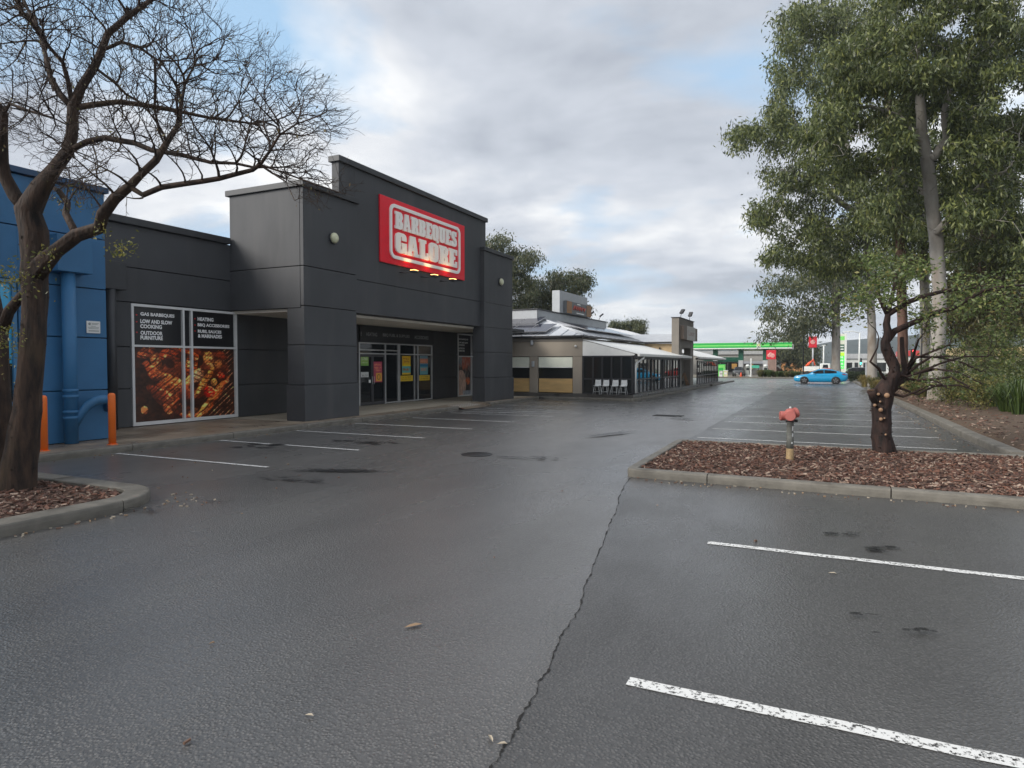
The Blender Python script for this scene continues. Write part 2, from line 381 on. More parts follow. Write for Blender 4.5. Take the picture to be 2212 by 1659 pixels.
# oil and damp marks, patched potholes
STAIN = bpy.data.materials.new('oil_stain'); STAIN.use_nodes = True
nt = STAIN.node_tree; b = nt.nodes['Principled BSDF']; b.inputs['Base Color'].default_value = (.012, .012, .013, 1); b.inputs['Roughness'].default_value = .38
t_ = nd(nt, 'ShaderNodeTexCoord'); n_ = nd(nt, 'ShaderNodeTexNoise'); n_.inputs['Scale'].default_value = 11; n_.inputs['Detail'].default_value = 7; nt.links.new(t_.outputs['Object'], n_.inputs['Vector'])
a_ = nd(nt, 'ShaderNodeVertexColor', layer_name='Col'); m_ = nd(nt, 'ShaderNodeMath', operation='MULTIPLY'); nt.links.new(a_.outputs[0], m_.inputs[0]); nt.links.new(n_.outputs[0], m_.inputs[1])
r_ = nd(nt, 'ShaderNodeValToRGB'); r_.color_ramp.elements[0].position = .14; r_.color_ramp.elements[1].position = .34; r_.color_ramp.elements[1].color = (.88, .88, .88, 1); nt.links.new(m_.outputs[0], r_.inputs[0])
x_ = nd(nt, 'ShaderNodeMixShader'); q_ = nd(nt, 'ShaderNodeBsdfTransparent'); nt.links.new(r_.outputs[0], x_.inputs[0]); nt.links.new(q_.outputs[0], x_.inputs[1]); nt.links.new(b.outputs[0], x_.inputs[2]); nt.links.new(x_.outputs[0], nt.nodes['Material Output'].inputs[0])
ZS = [.0115]
def stain(px, py, rx, ry, rot=0.0, sub=True):
    if sub and rx < 1.0:          # a stain is a cluster of small overlapping drips
        c0 = G(px, py); k_ = F / c0.length
        for _ in range(7): stain(px + random.gauss(0, rx * .55) * k_, py + random.gauss(0, ry * .5) * k_ * .22, rx * random.uniform(.18, .55), ry * random.uniform(.25, .6), rot + random.uniform(-.5, .5), False)
        return
    ZS[0] += .00035; z = ZS[0]
    c = G(px, py); n = 24; vs = [(c.x, c.y, z)]; fs = []
    for i in range(n):
        a = 2 * math.pi * i / n; k = random.uniform(.75, 1.15); x, y = rx * k * math.cos(a), ry * k * math.sin(a)
        vs.append((c.x + x * math.cos(rot) - y * math.sin(rot), c.y + x * math.sin(rot) + y * math.cos(rot), z)); fs.append((0, 1 + i, 1 + (i + 1) % n))
    o = MB().add(vs, fs).build('oil_stain', STAIN, carpark)
    ca = o.data.color_attributes.new('Col', 'FLOAT_COLOR', 'POINT')
    for i, d in enumerate(ca.data): d.color = (1, 1, 1, 1) if i == 0 else (0, 0, 0, 1)
    return struct(o)
for s in [(545, 968, .75, .35), (770, 957, .8, .3), (740, 1018, 1.3, .28, .35), (640, 1040, .8, .15, .3), (466, 1084, .16, .08), (1900, 1190, .26, .14), (1815, 1157, .24, .13), (1130, 990, .7, .12), (1190, 993, .3, .1),
          (1850, 1335, .14, .05), (330, 1105, .5, .1), (1985, 1375, .2, .07, .4), (1445, 905, .9, .25), (1600, 830, 3, .5), (1320, 940, 1.6, .2, 1.2)]: stain(*s)

# ---------------------------------------------------------------- kerbs as rows of cast blocks
def round_path(pts, r=.35, seg=6):
    out = [Vector(pts[0])]
    for i in range(1, len(pts) - 1):
        p, a, b = Vector(pts[i]), Vector(pts[i - 1]), Vector(pts[i + 1])
        u, v = (a - p).normalized(), (b - p).normalized(); k = min(r, (a - p).length / 2, (b - p).length / 2)
        s, e = p + u * k, p + v * k
        for j in range(seg + 1):
            t = j / seg; out.append(s * (1 - t) ** 2 + p * 2 * t * (1 - t) + e * t * t)
    out.append(Vector(pts[-1])); return out
def kerb(pts, width, h, label, r=.35, block=2.35, gap=.014, first=None):
    path = round_path(pts, r); L = [0.0]
    for a, b in zip(path[:-1], path[1:]): L.append(L[-1] + (b - a).length)
    def at(s):
        s = min(max(s, 0), L[-1])
        for i in range(len(L) - 1):
            if s <= L[i + 1] + 1e-9: break
        t = (s - L[i]) / max(L[i + 1] - L[i], 1e-9); p = path[i].lerp(path[i + 1], t); d = (path[i + 1] - path[i]).normalized(); return p, Vector((-d.y, d.x))
    root = bpy.data.objects.new('kerb', None); COL.objects.link(root); struct(root, 'structure', label)
    root.location = (path[0].x, path[0].y, 0)
    c = .028; prof = [(0.012, -.03), (.004, h * .5), (0.006, h - c), (c * .45, h - c * .35), (c * 1.3, h), (width - .012, h), (width, h - .012), (width, -.03)]
    cuts = [0.0]; s = first or block
    while s < L[-1] - .3: cuts.append(s); s += block * random.uniform(.96, 1.04)
    cuts.append(L[-1])
    for s0, s1 in zip(cuts[:-1], cuts[1:]):
        ss = sorted({s0 + gap / 2, s1 - gap / 2} | {l for l in L if s0 + .05 < l < s1 - .05}); mb = MB(); vs = []; dz = random.uniform(-.004, .004)
        for q in ss:
            p, nrm = at(q)
            vs += [(p.x + nrm.x * o, p.y + nrm.y * o, z + (dz if z > 0 else 0)) for o, z in prof]
        n = len(prof); fs = [(i * n + k, (i + 1) * n + k, (i + 1) * n + (k + 1) % n, i * n + (k + 1) % n) for i in range(len(ss) - 1) for k in range(n)]
        fs += [tuple(range(n)), tuple(reversed([(len(ss) - 1) * n + k for k in range(n)]))]
        mb.add(vs, fs).build('kerb_block', KERB, root)
    return root
kerb([(-7.42, -8), (-7.42, 5.2), (-7.95, 5.78), (-12.9, 5.78)], .30, .14, 'wide concrete kerb round the left tree island', r=.42, block=2.6)
kerb([(3.2, 14.40), (-2.84, 14.22), (-2.76, 9.86), (9.5, 9.40)], .17, .13, 'concrete kerb round the mulched hydrant island', r=.22, block=2.32)
kerb([(2.42, 70), (2.62, 45), (2.90, 26), (2.96, 18), (3.06, 14.55)], .27, .15, 'long concrete kerb beside the tree verge', r=.5, block=2.4)
kerb([(-12.48, 24.2), (-12.62, 29.7)], .16, .13, 'concrete kerb along the shop path', block=2.4)
kerb([(-12.5, 6.2), (-12.46, 12), (-12.48, 21.6)], .16, .13, 'concrete kerb along the shop path beyond the bollards', block=2.4)
kerb([(-7.75, 52.4), (-7.75, 66)], .18, .13, 'dark concrete kerb in front of the far dining terrace')
kerb([(-12.62, 29.75), (-7.75, 29.55), (-7.75, 50.6)], .18, .13, 'dark concrete kerb in front of the glazed dining terrace', r=.6)
kerb([(-2.2, 83.6), (-25, 83.6)][::-1], .25, .14, 'pale concrete kerb below the service station hedge')

# ---------------------------------------------------------------- footpath slabs and beds
pathroot = bpy.data.objects.new('footpath', None); COL.objects.link(pathroot); struct(pathroot); pathroot.location = (-14.3, 15, 0)
ys = [5.9, 8.0, 9.75, 12.2, 14.0, 16.6, 19.2, 21.55]
PORCH = mat('porch_concrete', (.44, .39, .31), .55, var=.15, scale=1.2)
for a, b in zip(ys[:-1], ys[1:]):
    MB().bbox((-13.2 if a > 13.9 else -16.6, a + .006, -.05), (-12.655, b - .006, .125 + random.uniform(-.002, .002)), .005).build('paving_slab', CONC, pathroot)
    if a > 13.9: MB().bbox((-16.6, a + .006, -.05), (-13.21, b - .006, .125), .005).build('paving_slab', PORCH, pathroot)
MB().bbox((-16.6, 21.556, -.05), (-13.35, 24.2, .125), .005).build('paving_slab', PORCH, pathroot)
# kerb ramp
MB().add([(-13.35, 21.556, .125), (-13.35, 24.2, .125), (-12.3, 24.0, .012), (-12.3, 21.8, .012), (-12.64, 21.556, .118), (-12.64, 24.2, .118)], [(0, 3, 1), (1, 3, 2), (0, 4, 3), (1, 2, 5)]).build('kerb_ramp', CONC, pathroot)
tac = MB()
for i in range(6):
    for j in range(9):
        x, y = -13.2 + i * .1, 22.05 + j * .2; tac.lathe([(.035, -.02), (.03, .010), (.018, .012)], (x, y, .122 - (x + 13.35) * .107 + .004), 6)
tac.build('tactile_strip', mat('tactile_pale', (.55, .53, .48), .5), pathroot)
ys = [24.206, 26.8, 29.7]
for a, b in zip(ys[:-1], ys[1:]):
    MB().bbox((-13.2, a + .006, -.05), (-12.66, b - .006, .125), .005).build('paving_slab', CONC, pathroot); MB().bbox((-16.6, a + .006, -.05), (-13.21, b - .006, .125), .005).build('paving_slab', PORCH, pathroot)
WETC = mat('terrace_concrete', (0.085, 0.080, 0.072), .35, var=.3, scale=1.5, rvar=.15)
for a, b in zip((29.74, 36, 42, 48, 54, 60), (36, 42, 48, 54, 60, 66)): MB().bbox((-18, a + .006, -.05), (-7.935, b - .006, .124), .005).build('paving_slab', WETC, pathroot)

struct(sheet('garden_bed', [(-12.9, -8), (-7.75, -8), (-7.75, 5.1), (-8.2, 5.45), (-12.9, 5.45)], .10, MULCH))
struct(sheet('garden_bed', [(-2.66, 9.98), (9.5, 9.58), (9.5, 14.3), (3.2, 14.27), (-2.70, 14.08)], .095, MULCH))
vs = []; fs = []; xs = [2.70, 3.4, 4.4, 5.6, 7.2, 8.2, 9.4, 10.5]; yl = list(np.arange(14.3, 73.1, 1.4))
for i, y in enumerate(yl):
    for j, x in enumerate(xs):
        x0 = 3.3 + (14.3 - y) * .0112 if j == 0 else x
        vs.append((x0, y, .11 + (0 if j in (0, 7) else random.uniform(0, .09) + .05 * min(j, 3))))
n = len(xs); fs = [(i * n + j, i * n + j + 1, (i + 1) * n + j + 1, (i + 1) * n + j) for i in range(len(yl) - 1) for j in range(n - 1)]
struct(MB().add(vs, fs, 0, True).build('verge_bed', VERGE))

def chips(name, poly, n, z, size, mats, label, zr=.02, flat=.5):
    """loose bark chips: thin wedges strewn over a bed"""
    P = np.array(poly); lo, hi = P.min(0), P.max(0); out = []
    while len(out) < n:
        c = RNG.uniform(lo, hi, (n, 2)); ins = np.zeros(n, bool); j = len(P) - 1
        for i in range(len(P)):
            cond = ((P[i, 1] > c[:, 1]) != (P[j, 1] > c[:, 1])) & (c[:, 0] < (P[j, 0] - P[i, 0]) * (c[:, 1] - P[i, 1]) / (P[j, 1] - P[i, 1] + 1e-12) + P[i, 0]); ins ^= cond; j = i
        out += list(c[ins])
    C = np.array(out[:n]); a = RNG.uniform(0, 2 * np.pi, n); l = RNG.uniform(.5, 1.3, n) * size; w = l * RNG.uniform(.18, .5, n); t = RNG.uniform(.003, .009, n)
    u = np.stack([np.cos(a), np.sin(a), RNG.normal(0, flat, n) * .6], 1); v = np.stack([-np.sin(a), np.cos(a), RNG.normal(0, flat, n)], 1)
    u /= np.linalg.norm(u, axis=1)[:, None]; v /= np.linalg.norm(v, axis=1)[:, None]; nrm = np.cross(u, v)
    O = np.stack([C[:, 0], C[:, 1], z + RNG.uniform(0, zr, n)], 1)
    top = [O + u * (l * sx)[:, None] + v * (w * sy)[:, None] + nrm * t[:, None] for sx, sy in ((-.5, -.5), (.5, -.35), (.45, .5), (-.4, .4))]
    bot = [q - nrm * (2 * t)[:, None] for q in top]
    faces = [top, [bot[0], bot[1], top[1], top[0]], [bot[1], bot[2], top[2], top[1]], [bot[2], bot[3], top[3], top[2]], [bot[3], bot[0], top[0], top[3]]]
    V = np.stack([np.stack(f, 1) for f in faces], 1).reshape(-1, 3)
    me = fast_mesh(name, V, 4, mats, np.repeat(RNG.integers(0, len(mats), n), 5))
    o = bpy.data.objects.new(name, me); COL.objects.link(o); struct(o, 'stuff', label); return o
CH = [mat('chip_dark', (.06, .032, .022), .75), mat('chip_red', (.145, .064, .040), .7), mat('chip_brown', (.17, .105, .078), .75), mat('chip_red2', (.092, .042, .029), .7), mat('chip_pale', (.34, .25, .19), .7)]
chips('bark_chips', [(-2.6, 10.05), (6, 9.75), (6, 14.2), (-2.6, 14.05)], 12000, .10, .068, [CH[0], CH[1], CH[2], CH[3], CH[2], CH[1], CH[0], CH[3], CH[4]], 'red brown bark chips on the hydrant island', .035, .45)
chips('bark_chips', [(-11.8, 1.5), (-7.75, 1.5), (-7.75, 5.1), (-8.2, 5.42), (-11.8, 5.42)], 4200, .105, .075, [CH[0], CH[1], CH[1], CH[3], CH[2], CH[4]], 'red brown bark chips on the left tree island', .03, .45)
chips('leaf_litter', [(3.3, 14.6), (10, 14.6), (10, 45), (2.95, 45)], 9000, .17, .09, [CH[0], CH[2], CH[1], CH[2], CH[4], CH[0]], 'brown fallen leaves under the verge trees', .13, .4)
LT = [mat('litter_tan', (.30, .20, .12), .7), mat('litter_pale', (.36, .31, .24), .7), mat('litter_brown', (.16, .09, .06), .7)]
lit = []
# leaves blown against the kerbs and a sparse scatter over the asphalt
for poly, n in (([(-2.6, 9.55), (6, 9.2), (6, 9.42), (-2.6, 9.84)], 90), ([(-7.38, 2), (-7.2, 2), (-7.2, 5.6), (-7.38, 5.2)], 46), ([(-7.5, 5.4), (-6.8, 5.4), (-6.8, 6.1), (-7.9, 6.1)], 30), ([(-12.4, 6.2), (-12.1, 6.2), (-12.1, 21), (-12.4, 21)], 70),
                ([(2.4, 15), (2.9, 15), (2.7, 40), (2.3, 40)], 110), ([(-9, 2), (5, 2), (5, 9), (-9, 9)], 14), ([(-10, 5.9), (-6, 5.9), (-6, 9), (-10, 9)], 16), ([(-3, 10), (3, 15), (3, 40), (-12, 40)], 16)):
    chips('leaf_litter', poly, n, .010, .035, LT, 'scattered dry leaves on the asphalt', .006, .12)
for px, py, s, a in ((893, 1355, .13, .9), (668, 1550, .05, .2), (458, 1393, .04, 1), (1060, 1600, .06, 2.4), (1798, 1241, .07, .1), (1085, 1612, .05, .4)):
    c = G(px, py); mb = MB(); l, w = s / 2, s / 7; q = lambda u, v, z: (c.x + u * math.cos(a) - v * math.sin(a), c.y + u * math.sin(a) + v * math.cos(a), z)
    mb.add([q(-l, 0, .010), q(-l * .3, -w, .016), q(l * .4, -w, .018), q(l, 0, .012), q(l * .4, w, .02), q(-l * .3, w, .017), q(0, 0, .011)], [(0, 1, 6), (1, 2, 6), (2, 3, 6), (3, 4, 6), (4, 5, 6), (5, 0, 6)])
    tag(mb.build('fallen_leaf', LT[0] if px in (893, 458) else LT[1]), {893: 'long tan fallen leaf lying alone in the aisle', 668: 'small pale fallen leaf at the bottom left of the asphalt', 458: 'tiny tan leaf left of the long fallen leaf', 1060: 'pale curled leaf beside the foot of the asphalt crack', 1798: 'pale leaf lying just below the upper white bay line', 1085: 'small pale leaf touching the asphalt crack at the bottom'}[px], 'leaf')

# drain grate and pit cover in the aisle
IRON = mat('cast_iron', (.02, .019, .018), .5, metal=.6)
g = thing('drain_grate', 'dark iron drain grate set in the wet aisle', 'drain grate', (-4.67, 22.0, 0))
MB().box((-5.15, 21.75, .003), (-4.2, 21.79, .016)).box((-5.15, 22.21, .003), (-4.2, 22.25, .016)).box((-5.15, 21.792, .003), (-5.11, 22.208, .016)).box((-4.24, 21.792, .003), (-4.2, 22.208, .016)).build('frame', IRON, g)
MB().box((-5.108, 21.793, .0015), (-4.242, 22.207, .0055)).build('pit', DARKM, g)
for i in range(13): MB().box((-5.09 + i * .066, 21.795, .006), (-5.06 + i * .066, 22.205, .015)).build('bar', IRON, g)
c = G(1030, 982)
mb = MB().lathe([(.30, .002), (.30, .010), (.285, .013), (.0, .013)], (c.x, c.y, 0), 28)
tag(mb.build('pit_cover', mat('pit_cover_dark', (.015, .015, .016), .35, metal=.3)), 'round black pit cover in the middle of the asphalt', 'pit cover')
# ================================================================ blue shop at the left
def panels(parent, fn, u0, u1, zs, thick, m, holes=(), gap=.022, us=None, name='wall_panel'):
    """courses of wall panels with open joints; holes = (u0,u1,v0,v1) left free"""
    us = us or [u0, u1]
    for a, b in zip(zs[:-1], zs[1:]):
        for c, d in zip(us[:-1], us[1:]):
            segs = [(c + gap * .2, d - gap * .2, a + gap / 2, b - gap / 2)]
            for h in holes:
                nxt = []
                for s in segs:
                    x0, x1, y0, y1 = s; hx0, hx1, hy0, hy1 = h
                    if hx0 >= x1 or hx1 <= x0 or hy0 >= y1 or hy1 <= y0: nxt.append(s); continue
                    if hx0 - x0 > .02: nxt.append((x0, hx0, y0, y1))
                    if x1 - hx1 > .02: nxt.append((hx1, x1, y0, y1))
                    cx0, cx1 = max(x0, hx0), min(x1, hx1)
                    if hy0 - y0 > .02: nxt.append((cx0, cx1, y0, hy0))
                    if y1 - hy1 > .02: nxt.append((cx0, cx1, hy1, y1))
                segs = nxt
            for x0, x1, y0, y1 in segs:
                p, q = fn(x0, y0, -thick), fn(x1, y1, 0.0)
                MB().bbox(p, q, .007).build(name, m, parent)
BLUE = mat('blue_render', (0.028, 0.135, 0.285), .55, var=.12, scale=.9, bump=.12, bscale=140, dirt=((0.022, 0.10, 0.20), 1.2, .55, (1, 1, .35)))
BLUED = mat('blue_trim', (0.014, 0.055, 0.125), .5)
bb = thing('blue_shop', 'blue rendered shop building with downpipe behind the leafless tree', 'building', (-14.2, 3, .125))
MB().box((-40, -14, 0), (-14.06, 9.0, 5.38)).build('wall', BLUE, bb)
zs = [.128, 1.19, 2.29, 3.32, 4.38, 5.36]
panels(bb, fx(-13.93), -14, 9.05, zs, .12, BLUE, holes=[(2.2, 7.35, .125, 3.36)], us=[-14, -8, -2, 2.2, 9.05])
panels(bb, lambda u, v, t=0.0: (u, 9.05 + t, v), -22, -14.055, zs, .045, BLUE)
MB().bbox((-14.25, -14.1, 5.37), (-13.86, 9.11, 5.49), .01).build('coping', BLUED, bb)
# shop window with a cyan film above and clear glass below
w = MB(); CYAN = mat('cyan_film', (.035, .36, .62), .12, var=.08, scale=.6)
sash = MB()
for y in (2.24, 4.0, 5.7, 7.29): sash.bbox((-14.03, y - .04, .13), (-13.95, y + .04, 3.35), .008)
for z in (.2, 1.0, 3.32): sash.bbox((-14.02, 2.25, z - .05), (-13.955, 7.28, z + .03), .008)
fr = sash.build('window_frame', mat('frame_blue', (.05, .18, .34), .4), bb)
for a, b in ((2.28, 3.96), (4.04, 5.66), (5.74, 7.25)):
    MB().box((-14.052, a, 1.75), (-14.0, b, 3.27)).build('film_pane', CYAN, bb)
    MB().box((-14.052, a, 1.04), (-14.004, b, 1.745)).build('pane', glass('glass_dark'), bb)
    MB().box((-14.052, a, .24), (-14.0, b, .95)).build('film_pane', CYAN, bb)
# downpipe with rain head, and the overflow elbow
MB().bbox((-13.925, 7.86, 3.57), (-13.56, 8.55, 4.3), .015).build('rain_head', BLUE, bb)
dp = MB().tube([(-13.74, 8.16, 3.6), (-13.74, 8.16, .13)], .125, 20).build('downpipe', BLUE, bb)
for z in (.62, .74, 1.05, 1.17): MB().lathe([(.126, z), (.142, z + .005), (.142, z + .06), (.126, z + .065)], (-13.74, 8.16, 0), 20).build('collar', BLUE, dp)
el = [(-13.72, 8.22, .50), (-13.66, 8.3, .72), (-13.6, 8.42, .9), (-13.58, 8.58, .985), (-13.6, 8.75, 1.0), (-13.66, 8.93, .97), (-13.82, 9.02, .90), (-13.96, 9.03, .78)]
MB().tube(el, [.075, .085, .09, .095, .095, .095, .095, .09], 14).build('overflow_pipe', BLUE, bb)
sp = tag(MB().bbox((-13.925, 8.61, 2.385), (-13.91, 8.9, 2.64), .006).build('notice_plate', mat('plate_white', (.72, .72, .70), .4)), 'white notice plate with grey print on the blue wall', 'sign')
mb = MB()
for i, (z, a, b) in enumerate(((2.585, 8.72, 8.87), (2.565, 8.72, 8.84), (2.525, 8.70, 8.80), (2.50, 8.64, 8.87), (2.475, 8.65, 8.86), (2.435, 8.65, 8.87), (2.42, 8.65, 8.87))): mb.quad((-13.9085, a, z), (-13.9085, b, z), (-13.9085, b, z + .012), (-13.9085, a, z + .012))
mb.lathe([(.028, -13.9095), (.028, -13.9085)], (0, 8.675, 2.58), 12, axis='X')
mb.build('print', mat('print_grey', (.33, .35, .33), .6), sp)

# orange bollards on the path edge
ORG = mat('bollard_orange', (.85, .17, .02), .35, var=.06)
def bollard(x, y, lab):
    b = thing('bollard', lab, 'bollard', (x, y, .125), 'orange bollards by the kerb')
    MB().lathe([(.068, .12), (.068, 1.10), (.062, 1.135), (.04, 1.155), (0, 1.16)], (x, y, 0), 20).build('post', ORG, b)
    MB().lathe([(.10, .122), (.10, .136), (.07, .138)], (x, y, 0), 20).build('base_plate', ORG, b)
    for k in range(4):
        a = k * math.pi / 2 + .7; MB().lathe([(.009, .137), (.009, .146), (0, .147)], (x + .086 * math.cos(a), y + .086 * math.sin(a), 0), 6).build('bolt', mat('bolt_steel', (.4, .4, .4), .4, metal=.8), b)
c = G(243, 960, .125); bollard(c.x, c.y, 'orange steel bollard nearest the dark shop wall')
c = G(95, 974, .125); bollard(c.x, c.y, 'orange steel bollard half hidden beside the leafless tree trunk')

# ================================================================ charcoal shop
CHAR = mat('charcoal_render', (0.056, 0.058, 0.063), .66, var=.12, scale=.7, bump=.10, bscale=150, dirt=((0.078, 0.079, 0.082), 1.3, .54, (1, 1, .16)))
CHARS = mat('charcoal_trim', (0.038, 0.040, 0.044), .5)
SOFF = mat('soffit_grey', (0.80, 0.74, 0.64), .75, var=.08)
shop = thing('charcoal_shop', 'dark charcoal shop building with stepped parapet and columned porch', 'building', (-14.5, 18, .125))
XR = -15.9
MB().box((-42, 9.12, 0), (-16.0, 29.8, 5.24)).build('wall', CHARS, shop)
# recessed front wall
W1 = (10.95, 14.27, .125, 3.28); DR = (19.96, 25.14, .125, 2.56); W2 = (27.4, 28.92, .125, 3.2)
zs = [.127, 1.11, 2.17, 3.30, 4.18, 5.25]
panels(shop, fx(XR), 9.12, 14.27, zs, .09, CHAR, holes=[W1], us=[9.12, 14.3])
panels(shop, fx(XR), 14.3, 29.8, zs[:4], .09, CHAR, holes=[DR, W2], us=[14.3, 19.96, 25.14, 29.8])
MB().bbox((-16.12, 9.12, 5.25), (-15.80, 14.02, 5.43), .012).build('coping', CHARS, shop)
# black downpipe in the corner
MB().bbox((XR + .005, 9.9, 3.56), (XR + .28, 10.68, 4.24), .012).build('rain_head', CHARS, shop)
MB().tube([(XR + .16, 10.33, 3.6), (XR + .16, 10.33, .13)], .12, 16).build('downpipe', CHARS, shop)
# tower over the left column
zt = [3.30, 4.47, 6.66]
panels(shop, fx(-13.08), 14.07, 16.38, [3.365, 4.47, 6.66], .12, CHAR)
panels(shop, fy(14.07), -15.9, -13.205, [3.30, 4.47, 6.66], .12, CHAR)
MB().box((-15.88, 14.2, 3.31), (-13.21, 16.37, 6.64)).build('tower_core', CHARS, shop)
MB().bbox((-16.0, 14.0, 6.655), (-13.0, 16.46, 6.82), .012).build('coping', CHARS, shop)
# columns with a proud plinth
def column(y0, y1, xf, depth, zs, name='column'):
    c = bpy.data.objects.new(name, None); COL.objects.link(c); c.location = (xf, y0, .125); attach(c, shop); c.location = (xf, y0, .125); c.matrix_parent_inverse = Matrix.Translation(-shop.location)
    for i, (a, b) in enumerate(zip(zs[:-1], zs[1:])):
        k = .045 if i == 0 else 0.0
        o = MB().bbox((xf - depth - k * .3, y0 - k, a + (.011 if i else 0)), (xf + k, y1 + k, b - .011), .008).build('column_drum', CHAR)
        o.parent = c; o.matrix_parent_inverse = Matrix.Translation(-Vector((xf, y0, .125)))
    o = MB().box((xf - depth + .03, y0 + .03, zs[0]), (xf - .03, y1 - .03, zs[-1])).build('column_core', CHARS); o.parent = c; o.matrix_parent_inverse = Matrix.Translation(-Vector((xf, y0, .125)))
    return c
column(14.09, 16.36, -13.09, .62, [.128, 1.14, 2.27, 3.365])
column(24.62, 27.4, -12.98, .55, [.128, 1.13, 2.22, 3.29, 4.33, 6.5])
MB().bbox((-13.62, 24.55, 6.495), (-12.92, 27.47, 6.65), .012).build('coping', CHARS, shop)
# tall fascia wall carrying the sign
panels(shop, fx(-13.16), 15.67, 24.62, [3.31, 4.35, 7.78], .3, CHAR, us=[16.385, 24.615], holes=[])
MB().box((-13.42, 15.67, 6.83), (-13.162, 16.38, 7.77)).build('wall_panel', CHAR, shop)
MB().box((-13.455, 24.62, 6.66), (-13.165, 25.1, 7.77)).build('wall_panel', CHAR, shop)
MB().box((-13.44, 16.0, 3.32), (-13.2, 24.9, 7.76)).build('fascia_core', CHARS, shop)
MB().bbox((-13.50, 15.60, 7.775), (-13.08, 25.17, 7.95), .012).build('coping', CHARS, shop)
# porch ceiling and roof behind the fascia
MB().box((-15.995, 14.19, 3.22), (-13.5, 27.35, 3.298)).build('soffit', SOFF, shop)
MB().box((-15.99, 16.4, 3.30), (-13.47, 29.8, 3.42)).build('porch_roof', CHARS, shop)
# ---- left display window
WHT = mat('white_frame', (.70, .70, .69), .35, var=.05)
VC = vcol_mat('printed_film'); BLACKF = mat('black_film', (.012, .012, .014), .3)
MB().box((XR - .10, W1[0], W1[2]), (XR - .07, W1[1], W1[3])).build('window_backing', BLACKF, shop)
fr = MB(); X0, X1 = XR - .05, XR + .035
for y, w in ((10.985, .035), (12.455, .03), (12.715, .03), (14.235, .035)): fr.bbox((X0, y - w, .15), (X1, y + w, 3.27), .006)
for z, w in ((.19, .045), (2.20, .028), (3.24, .033)): fr.bbox((X0 + .004, 10.96, z - w), (X1 - .004, 14.26, z + w), .006)
win = fr.build('display_window', WHT, shop)
def raster(wpx, hpx, paint):
    yy, xx = np.mgrid[0:hpx, 0:wpx]; u = (xx + .5) / wpx; v = 1 - (yy + .5) / hpx
    return paint(u, v)
def vnoise(u, v, s, seed):
    r = np.random.default_rng(seed); g = r.random((64, 64)); x, y = (u * s) % 63, (v * s) % 63; xi, yi = x.astype(int), y.astype(int); fx_, fy_ = x - xi, y - yi
    fx_, fy_ = fx_ * fx_ * (3 - 2 * fx_), fy_ * fy_ * (3 - 2 * fy_)
    return (g[yi, xi] * (1 - fx_) + g[yi, xi + 1] * fx_) * (1 - fy_) + (g[yi + 1, xi] * (1 - fx_) + g[yi + 1, xi + 1] * fx_) * fy_
def blend(img, mask, col): return img * (1 - mask[..., None]) + np.asarray(col) * mask[..., None]
